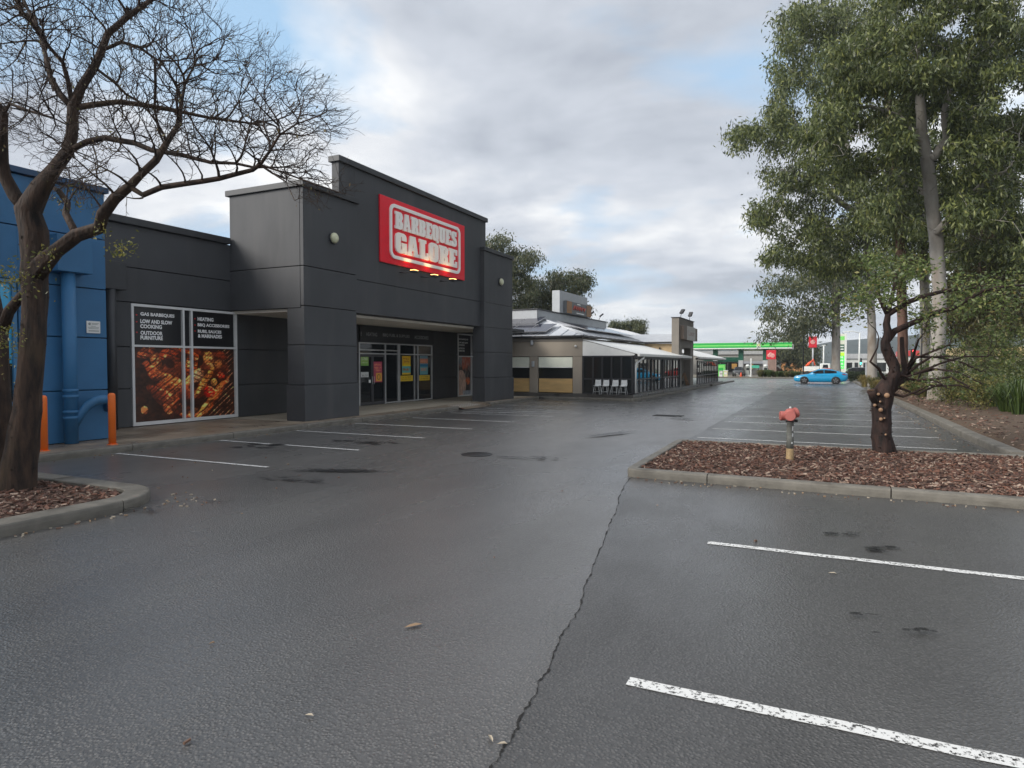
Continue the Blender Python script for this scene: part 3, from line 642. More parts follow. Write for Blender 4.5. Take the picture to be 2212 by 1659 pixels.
def grill(u, v):
    A = 1.58; x, y = u * A, v; n1, n2, n3 = vnoise(u, v, 9, 1), vnoise(u, v, 22, 2), vnoise(u, v, 45, 3)
    img = np.zeros(u.shape + (3,)) + np.array([.010, .008, .007])
    d = (x * .62 - y * .78)                                             # grill bars run up to the right
    bars = (np.abs((d * 17) % 1 - .5) < .09)
    m = bars * np.clip((x - 1.0) * 3, 0, 1) * (n1 > .25); img = blend(img, m * .75, (.30, .28, .27))
    def ell(cx, cy, a, b, rot, col, stripes=0, rough=.55, sc=None):
        nonlocal img
        X, Y = x - cx, y - cy; c, s = math.cos(rot), math.sin(rot); p, q = (X * c + Y * s) / a, (-X * s + Y * c) / b
        r = p * p + q * q + (n2 - .5) * rough + (n1 - .5) * rough; mk = np.clip((1 - r) * 4, 0, 1)
        base = np.asarray(col) * (.45 + .75 * n2 + .35 * n3)[..., None]
        lit = np.clip(.55 + q * .5, .2, 1.2)[..., None]; img = img * (1 - mk[..., None]) + base * lit * mk[..., None]
        if stripes:
            st = (np.abs(((x * .62 + y * -.78 if stripes > 4 else x * .25 + y * .97) * 15 + n1 * .5) % 1 - .5) < .17); img = blend(img, mk * st * .85, (.02, .012, .008))
    ell(.34, .78, .22, .075, 1.75, (.42, .22, .09), 6); ell(.22, .95, .16, .08, .5, (.50, .20, .09), 3)
    ell(.62, .93, .26, .10, .2, (.50, .13, .05), 2); ell(.60, .66, .22, .2, .6, (.10, .045, .03)); ell(.86, .82, .09, .26, -.2, (.70, .23, .05), 2)
    ell(1.22, .70, .24, .2, 0, (.11, .045, .03)); ell(1.15, .93, .3, .09, -.2, (.16, .05, .025)); ell(1.12, .86, .09, .13, .4, (.78, .50, .20), 0, .5)
    ell(.42, .52, .36, .09, -.85, (.62, .22, .10), 9); ell(.60, .46, .34, .11, -.6, (.68, .30, .12), 9); ell(.80, .52, .26, .06, .75, (.80, .55, .26), 0)
    ell(.95, .60, .13, .07, .7, (.78, .74, .66), 2); ell(.58, .20, .42, .09, -.65, (.50, .17, .07), 11, .5); ell(.45, .27, .3, .09, -.8, (.16, .06, .035), 7, .5)
    ell(.72, .14, .32, .07, -.5, (.60, .25, .12), 9, .5); ell(.76, .36, .17, .12, -.4, (.20, .075, .04)); ell(.98, .38, .14, .12, .5, (.17, .06, .035))
    ell(1.05, .52, .30, .05, .95, (.85, .50, .16), 2); ell(1.15, .22, .34, .055, .95, (.80, .34, .10), 4); ell(1.28, .34, .3, .045, .95, (.62, .22, .07), 0); ell(1.05, .12, .26, .06, .9, (.88, .52, .18), 5)
    ell(1.12, .36, .10, .085, -.5, (.55, .035, .02), 0, .1); ell(1.32, .60, .07, .055, -.4, (.62, .05, .025), 0, .1); ell(1.20, .50, .055, .055, 0, (.62, .50, .18), 0, .1); ell(1.28, .78, .08, .07, .5, (.50, .33, .14), 0, .5)
    ell(.86, .08, .09, .05, .6, (.85, .66, .42), 0); ell(.17, .15, .045, .055, .3, (.65, .38, .20), 0, .5); ell(.5, .12, .14, .05, -1.0, (.55, .26, .13), 5, .5)
    hi = (n3 > .72) & (img.sum(2) > .25); img = blend(img, hi * .5, (.9, .62, .40))
    gap = (np.abs((d * 26 + n1 * .5) % 1 - .5) < .13) * (n2 > .35); img = blend(img, gap * .8, (.012, .008, .006)); img = blend(img, np.clip((n2 - .60) * 9, 0, 1) * .85 * (n3 > .3), (.015, .009, .007)); img = blend(img, np.clip((n1 - .62) * 7, 0, 1) * .9, (.010, .007, .006)); img = img * np.array([4.4, 1.75, .85]) * (.55 + .9 * n3)[..., None]; return np.clip(img, .004, .95)
def print_mesh(name, img, x, y0, y1, z0, z1, parent, m=VC):
    h, w, _ = img.shape; ys = np.linspace(y0, y1, w + 1); zs = np.linspace(z1, z0, h + 1)
    Y0, Z0 = np.meshgrid(ys[:-1], zs[:-1]); Y1, Z1 = np.meshgrid(ys[1:], zs[1:]); X = np.full_like(Y0, x)
    V = np.stack([np.stack([X, Y0, Z1], -1), np.stack([X, Y1, Z1], -1), np.stack([X, Y1, Z0], -1), np.stack([X, Y0, Z0], -1)], 2).reshape(-1, 3)
    me = fast_mesh(name, V, 4, m); ca = me.color_attributes.new('Col', 'FLOAT_COLOR', 'CORNER')
    c = np.concatenate([img, np.ones(img.shape[:2] + (1,))], 2).reshape(-1, 4); ca.data.foreach_set('color', np.repeat(c, 4, 0).astype(np.float32).ravel())
    o = bpy.data.objects.new(name, me); COL.objects.link(o); attach(o, parent); return o
img = raster(168, 104, grill); W = W1[1] - W1[0]
for a, b in ((11.02, 12.425), (12.485, 12.685), (12.745, 14.2)):
    i0, i1 = int((a - W1[0]) / W * 168), int((b - W1[0]) / W * 168)
    print_mesh('printed_pane', img[:, i0:i1], XR - .045, a, b, .235, 2.172, shop)
    MB().box((XR - .066, a, 2.228), (XR - .045, b, 3.207)).build('lettered_pane', BLACKF, shop)
TXT = mat('print_white', (.92, .92, .90), .5); RED = mat('print_red', (.55, .03, .03), .5)
f = fx(XR - .042)
for s, a, b, z0, z1 in (('GAS BARBEQUES', 11.245, 12.23, 2.97, 3.075), ('LOW AND SLOW', 11.24, 12.16, 2.79, 2.895), ('COOKING', 11.235, 11.85, 2.66, 2.765), ('OUTDOOR', 11.24, 11.87, 2.49, 2.595), ('FURNITURE', 11.235, 11.87, 2.365, 2.47),
                        ('HEATING', 12.96, 13.49, 2.95, 3.055), ('BBQ ACCESSORIES', 12.955, 14.05, 2.78, 2.885), ('RUBS, SAUCES', 12.96, 13.76, 2.60, 2.705), ('& MARINADES', 12.96, 13.78, 2.475, 2.58)):
    text(s, f, a, b, z0, z1, 'lettering', TXT, shop, .045)
for y, z in ((11.14, 2.995), (11.14, 2.818), (11.14, 2.548), (12.87, 3.0), (12.87, 2.825), (12.87, 2.66)): MB().add([f(y - .03, z), f(y, z - .022), f(y + .03, z), f(y, z + .022)], [(0, 1, 2, 3)]).build('bullet_mark', RED, shop)
# ---- entrance glazing
STEEL = mat('aluminium_frame', (.55, .55, .55), .35, metal=.5); GD = glass('glass_dark'); DKFR = mat('door_frame_dark', (.06, .06, .065), .4)
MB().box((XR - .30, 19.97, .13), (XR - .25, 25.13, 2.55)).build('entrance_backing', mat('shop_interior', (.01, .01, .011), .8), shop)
fr = MB(); X0, X1 = XR - .06, XR + .03
for y, w in ((20.0, .03), (21.64, .028), (22.57, .075), (23.72, .022), (23.98, .022), (25.09, .03)): fr.bbox((X0, y - w, .13), (X1, y + w, 2.55), .006)
for a, b, zl in ((20.03, 22.5, (2.27, 2.13)), (22.64, 25.06, (2.13,)), (21.67, 22.5, (.17,)), (22.64, 25.06, (.17,)), (20.03, 25.06, (2.535,))):
    for z in zl: fr.bbox((X0 + .004, a, z - .025), (X1 - .004, b, z + .025), .005)
ent = fr.build('entrance_frame', STEEL, shop)
for a, b, z0, z1 in ((20.03, 21.61, 2.295, 2.51), (21.67, 22.49, 2.295, 2.51), (22.65, 23.69, 2.155, 2.51), (23.74, 23.96, 2.155, 2.51), (24.0, 25.06, 2.155, 2.51), (20.03, 21.61, 2.155, 2.245), (21.67, 22.49, 2.155, 2.245),
                     (21.67, 22.49, .2, 2.1), (22.65, 23.69, .2, 2.1), (23.74, 23.96, .2, 2.1), (24.0, 25.06, .2, 2.1)):
    MB().box((XR - .03, a, z0), (XR - .018, b, z1)).build('pane', GD, ent)
for a, b in ((20.04, 20.81), (20.83, 21.60)):
    d = MB(); 
    for y in (a + .03, b - .03): d.bbox((XR - .05, y - .03, .14), (XR + .005, y + .03, 2.09), .005)
    for z, w in ((.20, .055), (2.05, .04)): d.bbox((XR - .046, a + .06, z - w), (XR + .001, b - .06, z + w), .005)
    dr = d.build('door', DKFR, ent)
    dr.parent = ent; MB().box((XR - .035, a + .062, .26), (XR - .025, b - .062, 2.0)).build('door_pane', GD, ent)
for y in (20.76, 20.88): MB().tube([(XR + .03, y, .95), (XR + .05, y, .97), (XR + .05, y, 1.22), (XR + .03, y, 1.24)], .012, 8).build('door_handle', STEEL, ent)
MB().bbox((XR + .0, 20.57, 1.0), (XR + .02, 20.68, 1.12), .004).build('door_sticker', TXT, ent)
MB().bbox((XR + .003, 19.97, 2.58), (XR + .10, 25.13, 3.2), .01).build('sign_fascia', mat('black_fascia', (.012, .012, .014), .45), shop)
LG = mat('print_grey_letter', (.30, .30, .30), .5); f = fx(XR + .103)
for s, a, b in (('HEATING', 20.32, 20.99), ('BBQ FUEL & SUPPLIES', 21.36, 23.21), ('ACCESSORIES', 23.58, 24.68), ('E', 19.99, 20.04)): text(s, f, a, b, 2.80, 2.94, 'lettering', LG, shop, .01)
def poster(name, lab, y0, y1, z0, z1, paint, w=26, h=40, tilt=0):
    p = MB().box((XR - .012, y0, z0), (XR - .006, y1, z1)).build(name, mat('poster_paper', (.6, .6, .6), .5)); tag(p, lab, 'poster', 'sale posters on the shop doors')
    print_mesh('print', raster(w, h, paint), XR - .0045, y0, y1, z0, z1, p); return p
def rowtext(img, u, v, rows, col, seed):
    for i, (a, b) in enumerate(rows): img = blend(img, ((v > a) & (v < b) & (u > .12) & (u < .88) & (vnoise(u, v, 21, seed + i) > .42)) * .85, col)
    return img
def pg(u, v):
    i = np.zeros(u.shape + (3,)) + np.array([.32, .52, .12]); i = blend(i, np.clip((.35 - v) * 4, 0, 1) * .8, (.16, .40, .06)); return rowtext(i, u, v, ((.6, .78), (.82, .93), (.3, .42)), (.62, .70, .45), 3)
def pr(u, v):
    i = np.zeros(u.shape + (3,)) + np.array([.50, .06, .12]); i = rowtext(i, u, v, ((.52, .62), (.66, .76), (.80, .9)), (.85, .30, .16), 5)
    i = blend(i, ((u > .3) & (v < .44) & (u < .95) & (v > .06)) * 1., (.80, .42, .06)); i = blend(i, ((np.abs(np.hypot((u - .62) * 1.3, (v - .25) * 1.9) - .22) < .05)) * .9, (.30, .10, .04)); return i
def py_(u, v):
    i = np.zeros(u.shape + (3,)) + np.array([.75, .45, .02]); i = blend(i, (v < .45) * 1., (.13, .42, .40)); i = blend(i, (v < .10) * 1., (.75, .5, .03)); i = blend(i, ((v > .45) & (v < .53)) * 1., (.80, .62, .03)); return rowtext(i, u, v, ((.66, .76), (.8, .9), (.2, .36)), (.42, .14, .02), 7)
def pb(u, v):
    i = np.zeros(u.shape + (3,)) + np.array([.16, .30, .36]); i = blend(i, (v < .55) * 1., (.015, .20, .36)); i = blend(i, (v < .42) * 1., (.16, .40, .42)); i = blend(i, ((v > .6) & (v < .85)) * .9, (.72, .20, .07)); return rowtext(i, u, v, ((.66, .78), (.2, .34)), (.8, .35, .2), 9)
def pyel(u, v): return rowtext(np.zeros(u.shape + (3,)) + np.array([.72, .48, .03]), u, v, ((.25, .45), (.55, .8)), (.40, .26, .02), 11)
def pw(u, v): return rowtext(np.zeros(u.shape + (3,)) + np.array([.62, .62, .60]), u, v, ((.2, .4), (.5, .6)), (.25, .25, .25), 13)
poster('poster', 'green sale poster high on the left entrance door', 20.10, 20.58, 1.66, 2.0, pg, 24, 20)
poster('poster', 'white notice below the green poster on the left door', 20.10, 20.58, 1.22, 1.42, pw, 24, 12)
poster('poster', 'red and orange sale poster on the right leaf of the door', 20.87, 21.44, 1.01, 1.82, pr)
poster('poster', 'tall yellow and teal sale poster on the fixed glass', 22.82, 23.44, 1.28, 2.06, py_)
poster('poster', 'yellow strip notice under the yellow and teal poster', 22.70, 23.61, 1.0, 1.24, pyel, 30, 12)
poster('poster', 'blue and orange sale poster on the right hand glass', 24.16, 24.79, 1.26, 2.08, pb)
poster('poster', 'yellow strip notice under the blue and orange poster', 24.10, 24.94, 1.0, 1.235, pyel, 30, 12)
# ---- right display window
fr = MB()
for y in (27.44, 28.78): fr.bbox((XR - .05, y - .035, .15), (XR + .03, y + .035, 3.19), .006)
for z in (.18, 2.09, 3.16): fr.bbox((XR - .046, 27.41, z - .03), (XR + .026, 28.91, z + .03), .006)
fr.build('display_window', WHT, shop)
def seafood(u, v):
    n1, n2 = vnoise(u, v, 7, 21), vnoise(u, v, 16, 22); i = np.zeros(u.shape + (3,)) + np.array([.07, .06, .06])
    i = blend(i, np.clip((v - .68 + (n1 - .5) * .3) * 8, 0, 1), (.52, .14, .08)); i = blend(i, np.clip((v - .72) * 8, 0, 1) * (u < .35), (.22, .26, .30)); i = blend(i, (n2 > .62) * .5 * (v > .4), (.32, .27, .23))
    i = blend(i, (np.hypot((u - .25) / .40, (v - .30) / .36) < 1) * 1., (.62, .42, .33)); i = blend(i, (np.hypot((u - .8) / .16, (v - .36) / .1) + (n2 - .5) < .9) * .9, (.70, .16, .04)); i = blend(i, ((v < .12) & (u > .4)) * .8, (.36, .40, .45)); return i * (.7 + .6 * n2)[..., None]
print_mesh('printed_pane', raster(50, 70, seafood), XR - .04, 27.475, 28.745, .21, 2.06, shop)
MB().box((XR - .06, 27.476, 2.12), (XR - .04, 28.744, 3.13)).build('lettered_pane', BLACKF, shop)
for s, z0, z1, b in (('GAS BARBEQUES', 2.88, 2.96, 28.5), ('LOW AND SLOW', 2.72, 2.8, 28.48), ('COOKING', 2.6, 2.68, 28.15), ('OUTDOOR', 2.44, 2.52, 28.15), ('FURNITURE', 2.32, 2.40, 28.15)): text(s, fx(XR - .037), 27.58, b, z0, z1, 'lettering', TXT, shop, .03)
MB().box((XR - .1, 28.79, .13), (XR - .065, 28.92, 3.2)).build('window_backing', BLACKF, shop)
# ---- round wall lamps
OPAL = mat('opal_glass', (.62, .62, .42), .3)
for y, z, x, lab in ((15.28, 5.42, -13.08, 'round bulkhead lamp on the tall left tower'), (26.1, 5.34, -12.98, 'round bulkhead lamp on the right column')):
    t = thing('wall_lamp', lab, 'lamp', (x, y, z), 'round wall lamps')
    MB().lathe([(.17, x + .001), (.175, x + .04), (.165, x + .055)], (0, y, z), 24, axis='X').build('base_ring', CHARS, t)
    MB().lathe([(.155, x + .056), (.15, x + .10), (.11, x + .14), (.05, x + .155), (0, x + .157)], (0, y, z), 24, axis='X').build('diffuser', OPAL, t)
# ---- the big red sign
sg = thing('shop_sign', 'big red shop sign with raised cream letters lit from below', 'sign', (-13.1, 20.15, 5.0))
SRED = mat('sign_red', (.86, .008, .028), .32, var=.05); CREAM = mat('sign_cream', (.95, .94, .90), .4, var=.03)
MB().bbox((-13.155, 17.6, 5.07), (-13.09, 23.15, 7.25), .012).build('board', SRED, sg)
def rrect(a, b, c, d, r, n=7):
    o = []
    for cx, cy, s in ((b - r, d - r, 0), (a + r, d - r, 1), (a + r, c + r, 2), (b - r, c + r, 3)):
        for k in range(n + 1): t = (s + k / n) * math.pi / 2; o.append((cx + r * math.cos(t), cy + r * math.sin(t)))
    return o
o_, i_ = rrect(18.08, 22.73, 5.26, 7.08, .26), rrect(18.19, 22.62, 5.37, 6.97, .17); n = len(o_); mb = MB(); XS = -13.089
vs = [(XS + .05, *p) for p in o_] + [(XS + .05, *p) for p in i_] + [(XS, *p) for p in o_] + [(XS, *p) for p in i_]
mb.add(vs, [(k, (k + 1) % n, n + (k + 1) % n, n + k) for k in range(n)] + [(k, 2 * n + k, 2 * n + (k + 1) % n, (k + 1) % n) for k in range(n)] + [(n + k, n + (k + 1) % n, 3 * n + (k + 1) % n, 3 * n + k) for k in range(n)])
mb.build('border', CREAM, sg)
GL = {
 'L': [[(0,0),(9,0),(9,5),(7.2,5),(6.8,2.5),(5.5,2.5),(5.5,11.6),(6.8,11.6),(6.8,14),(0,14),(0,11.6),(1,11.6),(1,2.4),(0,2.4)]],
 'E': [[(0,0),(9.2,0),(9.2,4.6),(7.4,4.6),(7,2.5),(5.3,2.5),(5.3,5.8),(7,5.8),(7,8.4),(5.3,8.4),(5.3,11.5),(7,11.5),(7.4,9.6),(9.2,9.6),(9.2,14),(0,14),(0,11.6),(1,11.6),(1,2.4),(0,2.4)]],
 'B': [[(0,0),(7.5,0),(9.3,1.2),(10,3),(10,5),(9.2,6.6),(8.4,7.3),(9.2,8.1),(9.7,9.5),(9.7,11.3),(9,13),(7.4,14),(0,14),(0,11.6),(1,11.6),(1,2.4),(0,2.4)],[(5,2.4),(5.9,2.8),(5.9,5.6),(5,6)],[(5,8.3),(5.7,8.7),(5.7,11.2),(5,11.6)]],
 'R': [[(0,0),(6,0),(6,2.4),(5.2,2.4),(5.2,5.4),(5.9,5),(6.1,1),(6.9,0),(10.2,0),(10.2,2.2),(9.6,2.6),(9.4,5.4),(8.6,7),(9.6,8.4),(9.9,10),(9.8,11.6),(9,13.2),(7.4,14),(0,14),(0,11.6),(1,11.6),(1,2.4),(0,2.4)],[(5.2,8),(5.9,8.4),(5.9,11.2),(5.2,11.6)]],
 'A': [[(0,0),(4.3,0),(4.3,2.3),(3.9,2.3),(4.2,3.8),(6,3.8),(6.3,2.3),(5.8,2.3),(5.8,0),(10.4,0),(10.4,2.3),(9.6,2.3),(7.4,14),(2.6,14),(.8,2.3),(0,2.3)],[(4.6,6),(5.7,6),(5.15,10)]],
 'O': [[(0,3),(.8,1),(2.6,0),(7,0),(8.8,1),(9.6,3),(9.6,11),(8.8,13),(7,14),(2.6,14),(.8,13),(0,11)],[(4.2,2.6),(5.4,2.6),(5.4,11.4),(4.2,11.4)]],
 'Q': [[(0,3),(.8,1),(2.6,0),(6.2,0),(7.6,-1.8),(10,-1.4),(10,.2),(9,1.2),(9.6,3),(9.6,11),(8.8,13),(7,14),(2.6,14),(.8,13),(0,11)],[(4.2,2.6),(5.4,2.6),(5.4,11.4),(4.2,11.4)]],
 'U': [[(0,14),(0,11.7),(.6,11.7),(.6,3),(1.2,1),(3,0),(7,0),(8.8,1),(9.5,3),(9.5,11.7),(10,11.7),(10,14),(5.7,14),(5.7,11.7),(6,11.7),(6,2.6),(4.9,2.6),(4.9,11.7),(5.4,11.7),(5.4,14)]],
 'G': [[(2.6,0),(6,0),(7.2,.9),(7.6,0),(9.6,0),(9.6,7.4),(4.9,7.4),(4.9,5.1),(5.5,5.1),(5.5,2.6),(4.2,2.6),(4.2,11.4),(5.4,11.4),(5.4,9),(9.4,9),(9.4,11.2),(8.8,13),(7,14),(2.6,14),(.8,13),(0,11),(0,3),(.8,1)]],
 'S': [[(0,0),(1.9,0),(2.4,.8),(3.4,0),(6.6,0),(8.4,.8),(9.4,2.8),(9.4,5.4),(8.2,7.4),(4.2,10),(4.2,11.6),(5.2,11.6),(5.4,9.6),(9,9.6),(9,14),(7,14),(6.6,13.4),(5.8,14),(3,14),(1.2,13.2),(.2,11.4),(.2,9),(1.4,7.2),(5.4,4.6),(5.4,2.6),(4,2.6),(3.8,4.8),(0,4.8)]]}
def sign_word(wd, y0, y1, z0, z1):
    wid = [max(p[0] for p in GL[c][0]) for c in wd]; tot = sum(wid) + .55 * (len(wd) - 1); s = (y1 - y0) / tot; cur = 0; k = (z1 - z0) / 14
    for c, w in zip(wd, wid):
        lp = [[Vector((y0 + (cur + u) * s, z0 + v * k, 0)) for u, v in l] for l in GL[c]]; flat = [p for l in lp for p in l]; N = len(flat)
        tri = tessellate_polygon(lp); fs = [tuple(t) for t in tri]; off = 0
        for l in lp:
            m_ = len(l); fs += [(off + i, off + (i + 1) % m_, N + off + (i + 1) % m_, N + off + i) for i in range(m_)]; off += m_
        MB().add([(XS + .055, p.x, p.y) for p in flat] + [(XS, p.x, p.y) for p in flat], fs).build('letter', CREAM, sg); cur += w + .55
sign_word('BARBEQUES', 18.36, 22.44, 6.285, 6.86); sign_word('GALORE', 18.38, 22.47, 5.49, 6.175)
# ---- three lit sign lamps on arms below the board
LAMP = mat('lamp_glow', (.9, .6, .3), .4, emit=(1.0, .55, .16), estr=4.5)
for y, nm in ((19.05, 'left'), (20.35, 'middle'), (21.65, 'right')):
    t = thing('sign_lamp', nm + ' of the three lit floodlights under the red sign', 'lamp', (-12.75, y, 4.95), 'floodlights under the red sign')
    MB().tube([(-13.15, y - .3, 4.86), (-12.95, y - .25, 4.84), (-12.78, y - .02, 4.9)], .018, 8).build('arm', CHARS, t)
    MB().bbox((-12.86, y - .13, 4.86), (-12.66, y + .13, 4.94), .02).build('housing', CHARS, t)
    MB().box((-12.85, y - .12, 4.941), (-12.67, y + .12, 4.95)).build('lens', LAMP, t)
    ld = bpy.data.lights.new('sign_lamp_light', 'SPOT'); ld.energy = 9; ld.color = (1.0, .62, .26); ld.spot_size = math.radians(95); ld.spot_blend = .8; ld.shadow_soft_size = .06
    lo = bpy.data.objects.new('sign_lamp_light', ld); COL.objects.link(lo); lo.parent = t; lo.location = (0, 0, .02)
    lo.rotation_euler = Vector((.28, 0, -.95)).to_track_quat('Z', 'Y').to_euler()
# ================================================================ restaurant beyond the shop
TAUPE = mat('taupe_render', (.33, .285, .23), .7, var=.1, scale=.8, bump=.1, bscale=120)
TAUPE2 = mat('taupe_portal', (.20, .18, .155), .7, var=.12, scale=.8)
GREYP = mat('grey_cladding', (.42, .44, .46), .5, var=.06); ROOF = mat('metal_roof', (.50, .52, .55), .5, var=.1, metal=.0, stretch=(1, 1, 1))
DARKT = mat('dark_trim', (.03, .03, .033), .45); AWN = mat('awning_white', (.82, .82, .79), .5, var=.05); BLIND = mat('blind_cream', (.78, .80, .68), .6, var=.05)
WOOD = mat('ply_panel', (.58, .38, .16), .55, var=.15, scale=1.2, stretch=(1, 1, 6)); CEDAR = mat('cedar', (.30, .15, .055), .5, var=.2, stretch=(1, 1, 8))
GR = glass('glass_restaurant', (.02, .022, .022), .03); RED2 = mat('sign_letter_red', (.55, .10, .07), .5)
rs = thing('restaurant', 'low taupe restaurant building with grey roof and glazed terrace', 'building', (-11, 36, .125))
MB().box((-18, 29.95, .126), (-8.0, 47.5, .285)).box((-18, 47.6, .126), (-8.0, 60, .20)).build('deck', WETC, rs)
YS = 30.2; Z0 = .29
# south wall as piers and lintel round two openings
for a, b, z0, z1 in ((-18, -14.62, Z0, 2.82), (-13.36, -12.92, Z0, 2.09), (-11.06, -10.56, Z0, 2.09), (-14.62, -10.56, 2.1, 2.82)):
    MB().bbox((a, YS, z0), (b - .003, YS + .3, z1), .008).build('wall_pier', TAUPE, rs)
for a, b in ((-14.62, -13.36), (-12.92, -11.06)):
    MB().box((a + .01, YS + .13, Z0), (b - .01, YS + .16, 2.09)).build('window_pane', GR, rs)
    MB().bbox((a + .03, YS + .05, 1.56), (b - .03, YS + .075, 2.07), .006).build('blind', BLIND, rs)
    MB().tube([(a + .03, YS + .062, 1.55), (b - .03, YS + .062, 1.55)], .02, 8).build('blind_rail', AWN, rs)
    MB().bbox((a + .05, YS + .06, Z0 + .03), (b - .03, YS + .10, 1.0), .006).build('timber_panel', WOOD, rs)
    MB().box((a + .01, YS + .11, 1.005), (b - .01, YS + .129, 1.03)).build('sill', DARKT, rs)
MB().bbox((-18, YS - .02, 2.825), (-10.54, YS + .2, 3.02), .01).build('frieze', TAUPE2, rs)
MB().box((-18, YS - .18, 3.025), (-10.42, YS + .1, 3.11)).build('gutter', DARKT, rs)
MB().box((-10.6, YS + .11, 3.025), (-10.42, 56, 3.11)).build('gutter', DARKT, rs)
MB().box((-18, YS + .31, Z0), (-10.7, 60, 3.0)).build('wall', TAUPE, rs)
# hipped metal roof with raised seams, and solar panels
k = .30; E0 = (-10.45, YS - .15); zt = 3.1
def rz(x, y): return zt + k * min(E0[0] - x, y - E0[1])
ap = 4.6
MB().add([(E0[0], E0[1], zt), (-24, E0[1], zt), (-24, E0[1] + ap, zt + k * ap), (E0[0] - ap, E0[1] + ap, zt + k * ap)], [(3, 2, 1, 0)]).build('roof_plane', ROOF, rs)
MB().add([(E0[0], E0[1], zt), (E0[0] - ap, E0[1] + ap, zt + k * ap), (E0[0] - ap, 56, zt + k * ap), (E0[0], 56, zt)], [(3, 2, 1, 0)]).build('roof_plane', ROOF, rs)
MB().tube([(E0[0], E0[1], zt + .01), (E0[0] - ap, E0[1] + ap, zt + k * ap + .01)], .07, 6).build('hip_cap', ROOF, rs)
for i in range(18):
    x = E0[0] - .5 - i * .7; t = min(ap, E0[0] - x); MB().tube([(x, E0[1] + .02, zt + .02), (x, E0[1] + t, zt + k * t + .02)], .022, 5).build('seam', ROOF, rs)
for i in range(30):
    y = E0[1] + .6 + i * .8; t = min(ap, y - E0[1]); MB().tube([(E0[0] - .02, y, zt + .02), (E0[0] - t, y, zt + k * t + .02)], .022, 5).build('seam', ROOF, rs)
SOLAR = mat('solar_glass', (.02, .022, .04), .08, var=.05); ALU = mat('solar_frame', (.5, .5, .52), .3, metal=.6)
def solar(c, u, v):
    n = u.cross(v).normalized(); c = Vector(c) + n * .16; mb = MB(); q = lambda a, b, t: c + u * a + v * b + n * t
    for t0, t1, s, m in ((0, .035, .5, 0), (.036, .04, .485, 1)):
        mb.add([q(-s, -s, t0), q(s, -s, t0), q(s, s, t0), q(-s, s, t0), q(-s, -s, t1), q(s, -s, t1), q(s, s, t1), q(-s, s, t1)], [(0, 3, 2, 1), (4, 5, 6, 7), (0, 1, 5, 4), (1, 2, 6, 5), (2, 3, 7, 6), (3, 0, 4, 7)], m)
    for a in (-.35, .35): mb.tube([q(a, 0, -.16), q(a, 0, 0)], .02, 5)
    mb.build('solar_panel', [ALU, SOLAR], rs)
sl = math.sqrt(1 + k * k)
for j in range(2):
    for i in range(5):
        x, t = -13.0 - i * 1.06 - j * 1.3, .95 + j * 1.7
        solar((x, E0[1] + t, zt + k * t), Vector((1.03, 0, 0)), Vector((0, 1.62 / sl, 1.62 * k / sl)))
for i in range(9):
    y, t = 33.0 + i * 1.06, 1.6; solar((E0[0] - t, y, zt + k * t), Vector((0, 1.03, 0)), Vector((-1.62 / sl, 0, 1.62 * k / sl)))
# grey plant screen and roof sign
MB().box((-22, 33.1, 3.5), (-14.2, 45.6, 4.66)).build('plant_screen_core', GREYP, rs)
for a, b in zip((33.1, 36.2, 39.3, 42.4), (36.2, 39.3, 42.4, 45.6)): MB().bbox((-14.2, a + .008, 3.9), (-14.14, b - .008, 4.68), .006).build('screen_panel', GREYP, rs)
for a, b in zip((-22, -19.4, -16.8), (-19.4, -16.8, -14.16)): MB().bbox((a + .008, 33.04, 3.6), (b - .008, 33.1, 4.68), .006).build('screen_panel', GREYP, rs)
MB().bbox((-22, 32.98, 4.685), (-14.08, 45.66, 4.74), .008).build('screen_coping', DARKT, rs)
MB().bbox((-14.6, 36.3, 4.745), (-14.12, 41.3, 6.06), .01).build('sign_parapet', GREYP, rs)
rsg = thing('roof_sign', 'roof sign box with timber ends and red writing on grey', 'sign', (-14, 39, 4.8))
MB().bbox((-14.115, 36.9, 4.755), (-13.9, 41.4, 5.5), .01).build('box', mat('sign_grey', (.15, .16, .165), .5), rsg)
for a, b in ((36.9, 37.75), (40.5, 41.4)): MB().bbox((-13.899, a + .01, 4.77), (-13.88, b - .01, 5.49), .004).build('timber_end', CEDAR, rsg)
wv = [(38.0, .02), (38.25, .28), (38.42, .06), (38.6, .26), (38.75, .05), (38.95, .25), (39.1, .03), (39.3, .26), (39.5, .05), (39.7, .26), (39.85, .22), (40.0, .05), (40.2, .24)]
MB().tube([(-13.885, y, 5.0 + z) for y, z in wv], .045, 6).build('lettering', RED2, rsg)
for a, b, z in ((38.7, 39.3, 5.38), (38.6, 40.0, 4.83)): MB().box((-13.898, a, z), (-13.89, b, z + .06)).build('print', AWN, rsg)
def flood(p, d, lab):
    t = thing('floodlight', lab, 'lamp', p, 'small floodlights on the restaurant roofline'); p = Vector(p); d = Vector(d).normalized()
    MB().tube([p, p + Vector((0, 0, .16)), p + Vector((0, 0, .2)) + d * .12], .02, 6).build('bracket', DARKT, t)
    e = p + Vector((0, 0, .26)) + d * .2; u = d.cross(Vector((0, 0, 1))).normalized(); w_ = u.cross(d)
    mb = MB(); vs = [e + u * a * .13 + d * b * .16 + w_ * c * .05 for a in (-1, 1) for b in (-1, 1) for c in (-1, 1)]
    mb.add(vs, [(0, 1, 3, 2), (4, 6, 7, 5), (0, 4, 5, 1), (2, 3, 7, 6), (0, 2, 6, 4), (1, 5, 7, 3)]).build('head', DARKT, t)
flood((-14.3, 42.3, 4.74), (.6, .2, .5), 'floodlight on the grey roof screen nearest the timber sign')
flood((-14.3, 44.4, 4.74), (.6, .2, .5), 'floodlight at the far end of the grey roof screen')
